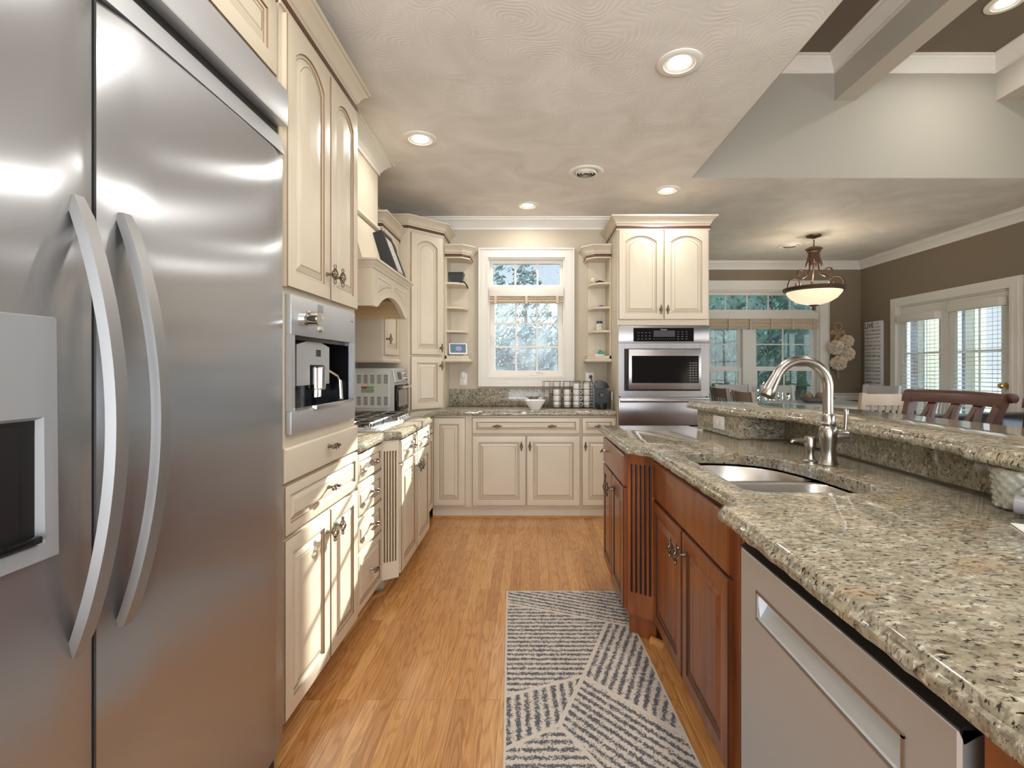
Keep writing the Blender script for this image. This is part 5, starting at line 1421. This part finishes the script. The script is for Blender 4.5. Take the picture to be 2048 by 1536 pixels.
bmesh.ops.translate(bm, verts=bm.verts[:], vec=-LOC[t.name])
me = bpy.data.meshes.new('pile'); bm.to_mesh(me); bm.free(); me.materials.append(RUGM)
o = bpy.data.objects.new('pile', me); COL.objects.link(o); o.parent = t

# ------------------------------------------------------------------ lights
def downlight(label, x, y, z, power=6):
    t = thing('recessed_light', label, 'ceiling light', (x, y, z), 'recessed ceiling lights')
    b = MB(); b.lathe([(.070, .0), (.106, -.001), (.106, -.006), (.098, -.010), (.074, -.010), (.070, -.006), (.060, .0)], (x, y, z - .0005), 32, cap=False); b.build('trim_ring', WHITE, t)
    b = MB(); b.lathe([(.072, -.008), (.050, -.0025), (.050, -.0012), (.072, -.0012)], (x, y, z), 28, cap=False); b.build('reflector', WHITE, t)
    b = MB(); b.lathe([(0, -.006), (.044, -.006), (.0495, -.0028), (0, -.0015)], (x, y, z), 28); o = b.build('lens', BULB, t)
    L = bpy.data.lights.new('downlight', 'AREA'); L.shape = 'DISK'; L.size = .13; L.energy = power; L.color = (1.0, .965, .915); L.spread = R(165)
    lo_ = bpy.data.objects.new('downlight', L); COL.objects.link(lo_); lo_.parent = t; lo_.location = (0, 0, -.014)
    return t
downlight('largest recessed light, above the island edge', .706, 2.29, ZC)
downlight('recessed light near the range hood and tall cabinet', -.689, 3.05, ZC, 4)
downlight('recessed light just in front of the kitchen window', -.022, 4.30, ZC, 3.5)
downlight('recessed light in front of the oven cabinet, at the tray edge', 1.113, 3.93, ZC, 3.6)
downlight('recessed light between the beams of the brown tray ceiling', 3.04, 3.10, ZT, 6)
downlight('recessed light over the camera side of the tray, out of view', 3.04, 1.0, ZT, 6)
downlight('recessed light above the near end of the island, out of view', .80, .75, ZC, 6)
downlight('recessed light above the refrigerator aisle, out of view', -.25, 1.1, ZC, 6)
def vent(label, x, y):
    t = thing('ceiling_vent', label, 'vent', (x, y, ZC), 'round ceiling vents')
    b = MB(); b.lathe([(.085, -.001), (.130, -.001), (.130, -.005), (.118, -.012), (.090, -.010), (.085, -.004)], (x, y, ZC - .0002), 32, cap=False); b.build('flange', WHITE, t)
    b = MB(); b.lathe([(0, -.002), (.088, -.002), (.088, -.0012), (0, -.0012)], (x, y, ZC), 28); b.build('duct', BLACKM, t)
    for r in (.068, .046, .024):
        b = MB(); b.lathe([(r, -.018), (r + .013, -.006), (r + .011, -.004), (r - .002, -.016)], (x, y, ZC), 28, cap=False); b.build('cone_ring', WHITE, t)
    b = MB(); b.box(x - .085, x + .085, y - .003, y + .003, ZC - .007, ZC - .003); b.build('bridge', WHITE, t)
vent('round white vent in the kitchen ceiling before the oven cabinet', .412, 3.57)
vent('round white vent in the dining ceiling beside the pendant lamp', 3.06, 5.71)

# pendant lamp
px, py = 3.09, 5.28
t = thing('pendant_lamp', 'bronze scroll pendant lamp with an alabaster bowl over the dining table', 'pendant lamp', (px, py, ZC))
b = MB(); b.lathe([(0, ZC), (.075, ZC), (.072, ZC - .014), (.03, ZC - .028), (.012, ZC - .035), (0, ZC - .035)], (px, py, 0), 20); b.build('canopy', COPPER, t)
b = MB()
for i in range(5):
    z = ZC - .045 - .022 * i; A = Matrix.Rotation(R(90 if i % 2 else 0), 3, 'Z')
    b.tube([Vector((px, py, z)) + A @ Vector((.009 * math.cos(k * math.pi / 5), 0, .016 * math.sin(k * math.pi / 5))) for k in range(10)], .0028, n=5, closed=True)
b.build('chain', COPPER, t)
b = MB(); b.lathe([(0, 2.615), (.05, 2.615), (.083, 2.600), (.085, 2.590), (.065, 2.580), (.070, 2.565), (.052, 2.550), (.050, 2.49), (.04, 2.45), (0, 2.45)], (px, py, 0), 20); b.build('cup', COPPER, t)
b = MB()
for k in range(8):
    a = k * math.pi / 4; u = Vector((math.cos(a), math.sin(a), 0)); s = Vector((-u.y, u.x, 0)); c = Vector((px, py, 0))
    P = lambda r, z, w: (c + u * r + s * w + Vector((0, 0, z)))
    b.loft([[P(.052, 2.55, -.016), P(.052, 2.55, .016), P(.047, 2.55, .016), P(.047, 2.55, -.016)], [P(.060, 2.49, -.022), P(.060, 2.49, .022), P(.054, 2.49, .022), P(.054, 2.49, -.022)], [P(.078, 2.44, -.012), P(.078, 2.44, .012), P(.072, 2.44, .012), P(.072, 2.44, -.012)], [P(.086, 2.405, -.003), P(.086, 2.405, .003), P(.081, 2.405, .003), P(.081, 2.405, -.003)]])
b.build('leaf_collar', COPPER, t)
def scroll_pts(c, r0, r1, a0, a1, n=16): return [(c[0] + (r0 + (r1 - r0) * i / n) * math.cos(a0 + (a1 - a0) * i / n), c[1] + (r0 + (r1 - r0) * i / n) * math.sin(a0 + (a1 - a0) * i / n)) for i in range(n + 1)]
for k in range(3):
    a = R(185 + 120 * k); u = Vector((math.cos(a), math.sin(a), 0)); c = Vector((px, py, 0))
    prof = [(.045, 2.48), (.046, 2.41), (.052, 2.36), (.075, 2.31), (.115, 2.285)] + scroll_pts((.155, 2.325), .058, .022, R(255), R(255 - 330), 16)
    b = MB(); b.tube([c + u * r + Vector((0, 0, z)) for r, z in prof], .0085, n=7)
    lp = [(.30, 2.165), (.298, 2.20), (.28, 2.245), (.235, 2.27), (.185, 2.262), (.158, 2.225), (.165, 2.19), (.195, 2.18), (.21, 2.20), (.20, 2.215)]
    b.tube([c + u * r + Vector((0, 0, z)) for r, z in lp], .0085, n=7)
    b.build('scroll_arm', COPPER, t, smooth=60)
b = MB(); b.lathe([(.262, 2.165), (.302, 2.170), (.306, 2.160), (.298, 2.140), (.272, 2.128), (.262, 2.135)], (px, py, 0), 36, cap=False); b.lathe([(.262, 2.165), (.262, 2.135)], (px, py, 0), 36, cap=False); b.build('rim', COPPER, t)
b = MB(); b.lathe([(.272, 2.133), (.262, 2.105), (.22, 2.055), (.15, 2.012), (.07, 1.990), (0, 1.984)], (px, py, 0), 36, cap=False); b.build('glass_bowl', ALAB, t, smooth=60)
b = MB(); b.lathe([(0, 1.988), (.050, 1.985), (.048, 1.976), (.016, 1.968), (.014, 1.955), (.022, 1.946), (.022, 1.936), (.008, 1.926), (0, 1.924)], (px, py, 0), 16); b.build('finial', COPPER, t)
L = bpy.data.lights.new('pendant_bulb', 'POINT'); L.energy = 5; L.color = (1, .90, .76); L.shadow_soft_size = .05
lo_ = bpy.data.objects.new('pendant_bulb', L); COL.objects.link(lo_); lo_.parent = t; lo_.location = (0, 0, 2.19 - ZC)

# ------------------------------------------------------------------ dining table and chairs
t = thing('dining_table', 'tall dining table with a glossy white top and dark edge', 'table', (3.0, 5.3, 0))
b = MB(); b.box(2.47, 3.74, 4.72, 5.80, .885, .915, bev=.006); b.build('table_top', TABLET, t)
b = MB(); b.box(2.46, 3.75, 4.71, 5.81, .855, .884, bev=.004); b.build('apron', WOODD, t)
for x in (2.62, 3.66):
    for y in (4.88, 5.72):
        b = MB(); b.box(x - .04, x + .04, y - .04, y + .04, 0, .855); b.build('leg', WOODD, t)
t = thing('tray_bowl', 'shallow grey woven bowl of brown balls on the dining table', 'bowl', (3.19, 5.45, .915))
b = MB(); loops = [[(3.21 + rx * math.cos(a), 5.42 + ry * math.sin(a), z) for a in [2 * math.pi * i / 32 for i in range(32)]] for rx, ry, z in ((.13, .08, .9155), (.165, .11, .935), (.195, .135, .972), (.187, .128, .972), (.155, .10, .945), (.10, .06, .935))]
b.loft(loops); b.build('basin', PUMPB, t, smooth=50)
for i, (x, y, z, r, s) in enumerate(((3.09, 5.40, .978, .042, 'left end'), (3.15, 5.47, .985, .040, 'back'), (3.235, 5.41, .986, .048, 'middle'), (3.325, 5.42, .970, .038, 'right end'))):
    b = MB(Matrix.Translation((x, y, z))); b.ball((0, 0, 0), r, 14)
    for v in b.bm.verts:
        p = v.co - Vector((x, y, z)); v.co = Vector((x, y, z)) + p * (1 + .10 * noise.noise(p * 60))
    o = b.build('decor_ball', BALLM, None, smooth=60); tag(o, 'brown twig ball at the %s of the grey bowl on the dining table' % s, 'ball', 'balls in the grey bowl')

def slat_chair(label, x, y, deg, m, top=1.09, name='dining_chair', grp='tall dining chairs around the table'):
    # faces local -y ... the back stands at local +y
    t = thing(name, label, 'chair', (x, y, 0), grp)
    M = frame(x, y, deg)
    for s in (-1, 1):
        b = MB(M); xx = s * .205
        b.loft([[(xx - .02, .19 + dy - .022, z), (xx + .02, .19 + dy - .022, z), (xx + .02, .19 + dy + .018, z), (xx - .02, .19 + dy + .018, z)] for dy, z in ((.05, 0), (0, .45), (.0, .66), (.02, .85), (.055, top))]); b.build('back_post', m, t)
        b = MB(M); b.box(xx - .02, xx + .02, -.215, -.175, 0, .62); b.build('leg', m, t)
    b = MB(M); b.box(-.225, .225, -.225, .185, .62, .66, bev=.008); b.build('seat', m, t)
    b = MB(M); n = 8
    def rail(z0, z1, dy, th=.02):
        b.loft([[(-.185 + .37 * i / n, .19 + dy - .03 * 0 + .028 * math.sin(math.pi * i / n) - th / 2, z) for z in (z0,)] + [(-.185 + .37 * i / n, .19 + dy + .028 * math.sin(math.pi * i / n) + th / 2, z0), (-.185 + .37 * i / n, .19 + dy + .028 * math.sin(math.pi * i / n) + th / 2, z1), (-.185 + .37 * i / n, .19 + dy + .028 * math.sin(math.pi * i / n) - th / 2, z1)] for i in range(n + 1)])
    rail(top - .105, top - .008, .045); b.build('top_rail', m, t)
    b = MB(M); rail(.74, .785, .008); b.build('lower_rail', m, t)
    for i in range(5):
        q = .09 + .82 * (i + .5) / 5; xx = -.185 + .37 * q; bow = .028 * math.sin(math.pi * q)
        b = MB(M); b.loft([[(xx - .016, .19 + dy + bow - .006, z), (xx + .016, .19 + dy + bow - .006, z), (xx + .016, .19 + dy + bow + .006, z), (xx - .016, .19 + dy + bow + .006, z)] for dy, z in ((.010, .785), (.022, .87), (.042, top - .105))]); b.build('slat', m, t)
    b = MB(M); b.box(-.20, .20, -.205, -.185, .25, .28); [b.box(s * .205 - .01, s * .205 + .01, -.175, .20, .32, .35) for s in (-1, 1)]; b.build('stretcher', m, t)
    return t
BACKLITW = mat('backlit chair wood', (.36, .30, .235), .5, var=.1, vscale=6)  # darker wood colour stands in for backlight on the two end chairs
slat_chair('greyish slat-back chair at the table end, half hidden by the oven cabinet', 2.33, 5.35, 90, BACKLITW, 1.085)
slat_chair('greyish slat-back chair at the table end, next to the faucet spout', 2.33, 4.76, 90, BACKLITW, 1.075)
slat_chair('pale chair on the window side of the dining table, behind the faucet spout', 2.62, 6.10, -8, WOODW, 1.09)
slat_chair('pale chair on the window side of the table, behind the grey bowl', 3.25, 6.12, 4, WOODW, 1.08)
slat_chair('cream slat-back chair with its back to the bar, right of the faucet', 3.06, 4.42, 182, WOODC, 1.085)
slat_chair('white chair in the far corner below the word sign', 3.98, 5.75, -75, WOODW, 1.095)
slat_chair('white chair before the french doors, behind the dark bar stool', 4.03, 5.12, -92, WOODW, 1.08)

# ------------------------------------------------------------------ bar stools: back at local +y, seat toward local -y
def stool(label, x, y, deg):
    t = thing('bar_stool', label, 'bar stool', (x, y, 0), 'dark wooden bar stools at the raised bar')
    M = frame(x, y, deg)
    W2 = .25; top = 1.178
    for s in (-1, 1):
        b = MB(M)
        b.loft([[(s * (W2 - .015 + e) - .016, .18 + dy - .022, z), (s * (W2 - .015 + e) + .016, .18 + dy - .022, z), (s * (W2 - .015 + e) + .016, .18 + dy + .022, z), (s * (W2 - .015 + e) - .016, .18 + dy + .022, z)] for e, dy, z in ((-.02, .05, 0), (-.03, .01, .45), (-.03, .0, .74), (-.028, .02, .95), (-.012, .055, 1.06), (0, .085, top - .035))])
        b.lathe([(0, -.024), (.021, -.022), (.023, 0), (.021, .022), (0, .024)], (s * (W2 + .002), .283, top - .018), 14, axis=Matrix.Rotation(R(90), 3, 'Y'))
        b.build('back_post', WOODD, t)
        b = MB(M); b.loft([[(s * .19 - w, -.20 - w, z), (s * .19 + w, -.20 - w, z), (s * .19 + w, -.20 + w, z), (s * .19 - w, -.20 + w, z)] for w, z in ((.018, 0), (.024, .70))]); b.build('leg', WOODD, t)
    b = MB(M); n = 12; loops = []
    for i in range(n + 1):
        q = i / n; xx = -W2 - .008 + (2 * W2 + .016) * q; yb = .18 + .085 + .045 * math.sin(math.pi * q) - .02; zz = top + .006 * math.sin(math.pi * q)
        loops.append([(xx, yb - .018, zz - .064), (xx, yb + .010, zz - .064), (xx, yb + .026, zz - .02), (xx, yb + .040, zz - .004), (xx, yb + .030, zz), (xx, yb + .004, zz - .004), (xx, yb - .012, zz - .022)])
    b.loft(loops); b.build('top_rail', WOODD, t, smooth=50)
    for k in range(3):                                  # pairs of curved splats that part like keyholes
        xc = -.118 + .118 * k; b = MB(M)
        for s in (-1, 1):
            pts = [(xc + s * dx, .18 + dy + .035 * math.sin(math.pi * (xc + .25) / .5), z) for dx, dy, z in ((.026, -.012, .90), (.034, .0, .945), (.036, .012, .985), (.026, .03, 1.03), (.014, .052, 1.075), (.011, .075, 1.118))]
            b.loft([[(p[0] - .012, p[1] - .008, p[2]), (p[0] + .012, p[1] - .008, p[2]), (p[0] + .012, p[1] + .008, p[2]), (p[0] - .012, p[1] + .008, p[2])] for p in pts])
        b.build('splat', WOODD, t)
    b = MB(M); b.box(-.215, .215, .17, .205, .86, .91); b.build('lower_rail', WOODD, t)
    b = MB(M); b.box(-.22, .22, -.225, .18, .70, .74, bev=.005); b.build('seat_frame', WOODD, t)
    b = MB(M); b.box(-.215, .215, -.22, .165, .74, .795, bev=.022); b.build('seat_cushion', LEATHER, t, smooth=60)
    b = MB(M); b.box(-.18, .18, -.21, -.19, .28, .31); b.box(-.18, .18, .20, .22, .32, .35); b.build('footrest', WOODD, t)
    return t
stool('dark wooden bar stool with curved open back, standing whole in view behind the bar', 1.895, 2.445, -83)
stool('dark wooden bar stool cut by the frame edge, nearest the camera behind the bar', 2.085, 1.99, -86)

# black leather sofa in the great room
t = thing('sofa', 'black leather sofa behind the dark bar stools', 'sofa', (3.42, 3.30, 0))
M = frame(3.42, 3.36, 10)
b = MB(M); b.box(-.70, .70, -.35, .42, .08, .42, bev=.04); b.build('base', LEATHER, t, smooth=60)
for k in range(2):
    b = MB(M); b.box(-.69 + .695 * k, -.005 + .695 * k, -.38, .20, .42, .56, bev=.05); b.build('seat_cushion', LEATHER, t, smooth=60)
    b = MB(M); b.box(-.71 + .715 * k, -.005 + .715 * k, .16, .44, .42, .955, bev=.07); b.build('back_cushion', LEATHER, t, smooth=60)
for s in (-1, 1):
    b = MB(M); b.box(s * .80 - .10, s * .80 + .10, -.36, .42, .08, .66, bev=.06); b.build('arm', LEATHER, t, smooth=60)
    for y in (-.3, .36):
        b = MB(M); b.tube([(s * .8, y, 0), (s * .8, y, .09)], [.02, .03], n=10); b.build('foot', WOODD, t)

# ------------------------------------------------------------------ dining walls
# flower hanging
fy = YD - .02
t = thing('flower_hanging', 'burlap bow hanging with four ivory paper flowers, left of the word sign', 'wall decoration', (4.23, YD, 1.6))
def fp(u, v, off=.05): return at(u, v, YD - off)
b = MB(); c = fp(1676, 653, .02); b.tube([(c.x + .05 * math.cos(k * math.pi / 10), c.y, c.z + .05 * math.sin(k * math.pi / 10)) for k in range(20)], .013, n=6, closed=True, flat=.7); b.build('loop', BURLAP, t)
b = MB(); k0 = fp(1676, 667, .04)
for s in (-1, 1):
    b.loft([[k0 + Vector((s * x, y, z - h)), k0 + Vector((s * x, y - .012, z)), k0 + Vector((s * x, y, z + h)), k0 + Vector((s * x, y + .012, z))] for x, y, z, h in ((.0, 0, 0, .018), (.05, -.01, .012, .03), (.085, -.01, .016, .035), (.105, .0, .0, .02))])
b.ball(k0, (.03, .02, .028), 10); b.build('bow', BURLAP, t)
b = MB()
for s, e in ((-1, -.045), (1, .03)):
    b.loft([[k0 + Vector((x - w, y, z)), k0 + Vector((x + w, y, z)), k0 + Vector((x + w, y + .006, z)), k0 + Vector((x - w, y + .006, z))] for x, y, z, w in ((s * .01, -.004, -.01, .018), (s * .03 + e * .3, -.006, -.10, .03), (e, 0, -.23, .032))])
st = fp(1676, 735, .02); b.tube([k0 + Vector((0, .015, 0)), (st.x - .01, fy, st.z), (st.x + .005, fy, st.z - .15)], .016, n=6); b.build('ribbon', BURLAP, t)
def petal_ball(b, c, r, n=150):
    b.ball(c, r * .62, 12)
    for i in range(n):
        z = 1 - 2 * (i + .5) / n; a = i * 2.39996; d = Vector((math.sqrt(1 - z * z) * math.cos(a), math.sqrt(1 - z * z) * math.sin(a), z))
        s = d.orthogonal().normalized(); s = (Matrix.Rotation(i * 1.7, 3, d) @ s); q = d.cross(s); w = r * .20
        P = lambda al, sd, up: c + d * (r * al) + s * (w * sd) + q * (w * up)
        v = [b.V(P(.5, -.4, 0)), b.V(P(.5, .4, 0)), b.V(P(.85, 1, .2)), b.V(P(1.02, .5, .6)), b.V(P(1.02, -.5, .6)), b.V(P(.85, -1, .2))]
        b.F(v); v2 = [b.V(x.co - d * .002 + q * .003) for x in v]; b.F(v2[::-1])
        for k in range(6): b.F([v[k - 1], v[k], v2[k], v2[k - 1]])
for u, v, r in ((1693, 683, .088), (1671, 695, .098), (1694, 708, .095), (1677, 726, .10)):
    b = MB(); c = at(u, v, YD - .10); petal_ball(b, c, r); b.build('paper_flower', PETAL, t, smooth=0)

# word sign on the right wall
t = thing('word_sign', 'tall white canvas sign printed with inspirational words, left of the french doors', 'sign', (XR, 6.3, 1.0))
SY0, SY1, SZ0, SZ1 = 6.165, 6.475, .93, 1.905
b = MB(); b.box(XR - .035, XR - .001, SY0, SY1, SZ0, SZ1, bev=.002); b.build('canvas', mat('white canvas', (.74, .73, .73), .7), t)
lines = [[('LIVE', 2.0, 0), ('your\ndream', .72, 1)], 'show COMPASSION', 'CREATE your own happiness', 'follow your HEART', 'ENJOY the little things', 'LAUGH out loud', 'be your BEST self', 'CHERISH every moment', 'DREAM big', 'EMBRACE every possibility', 'DISCOVER your passion', 'BELIEVE in miracles', 'CREATE peace', 'make a WISH', 'be SPONTANEOUS', 'REMEMBER to breathe', 'SING in the rain', 'fall in LOVE', 'TRUST your heart']
def text_mesh(txt):
    cu = bpy.data.curves.new('lettering', 'FONT'); cu.body = txt; cu.size = 1.0; cu.resolution_u = 3; cu.offset = .014
    ob = bpy.data.objects.new('lettering', cu); COL.objects.link(ob)
    dg = bpy.context.evaluated_depsgraph_get(); ev = ob.evaluated_get(dg); me = bpy.data.meshes.new_from_object(ev)
    bpy.data.objects.remove(ob); bpy.data.curves.remove(cu)
    return me
def add_text(b, txt, y_left, z_base, width, height, m=0, x=XR - .0358, keep=None):
    me = text_mesh(txt)
    xs = [v.co.x for v in me.vertices]; ys = [v.co.y for v in me.vertices]
    if not xs: return
    sx = width / (max(xs) - min(xs)); sz = height / (max(ys) - min(ys))
    vs = [b.V((x, y_left - (v.co.x - min(xs)) * sx, z_base + (v.co.y - min(ys)) * sz)) for v in me.vertices]
    for p in me.polygons: b.F([vs[i] for i in p.vertices], m)
    bpy.data.meshes.remove(me)
b = MB(); L0 = SY1 - .016; wd = SY1 - SY0 - .032
add_text(b, 'LIVE', L0, SZ1 - .085, wd * .56, .068); add_text(b, 'your', L0 - wd * .68, SZ1 - .048, wd * .24, .024, 1); add_text(b, 'dream', L0 - wd * .63, SZ1 - .085, wd * .37, .024, 1)
b.build('lettering', [INK, INKG], t, smooth=0)
z = SZ1 - .132
for i, s in enumerate(lines[1:]):
    big = s in ('DREAM big', 'fall in LOVE', 'CREATE peace')
    h = .034 if big else .027
    b = MB(); add_text(b, s, L0, z, wd, h, 0 if big or i % 3 else 1); z -= .0482
    b.build('lettering', [INK, INKG], t, smooth=0)
# maker's name on the oven panel
b = MB(); me = text_mesh('Thermador'); xs = [v.co.x for v in me.vertices]; k = .055 / (max(xs) - min(xs))
vs = [b.V((1.108 + (v.co.x - min(xs)) * k, 4.1155, 1.622 + v.co.y * k)) for v in me.vertices]
for p in me.polygons: b.F([vs[i] for i in p.vertices])
b.build('logo', CARD, bpy.data.objects['wall_oven'], smooth=0)
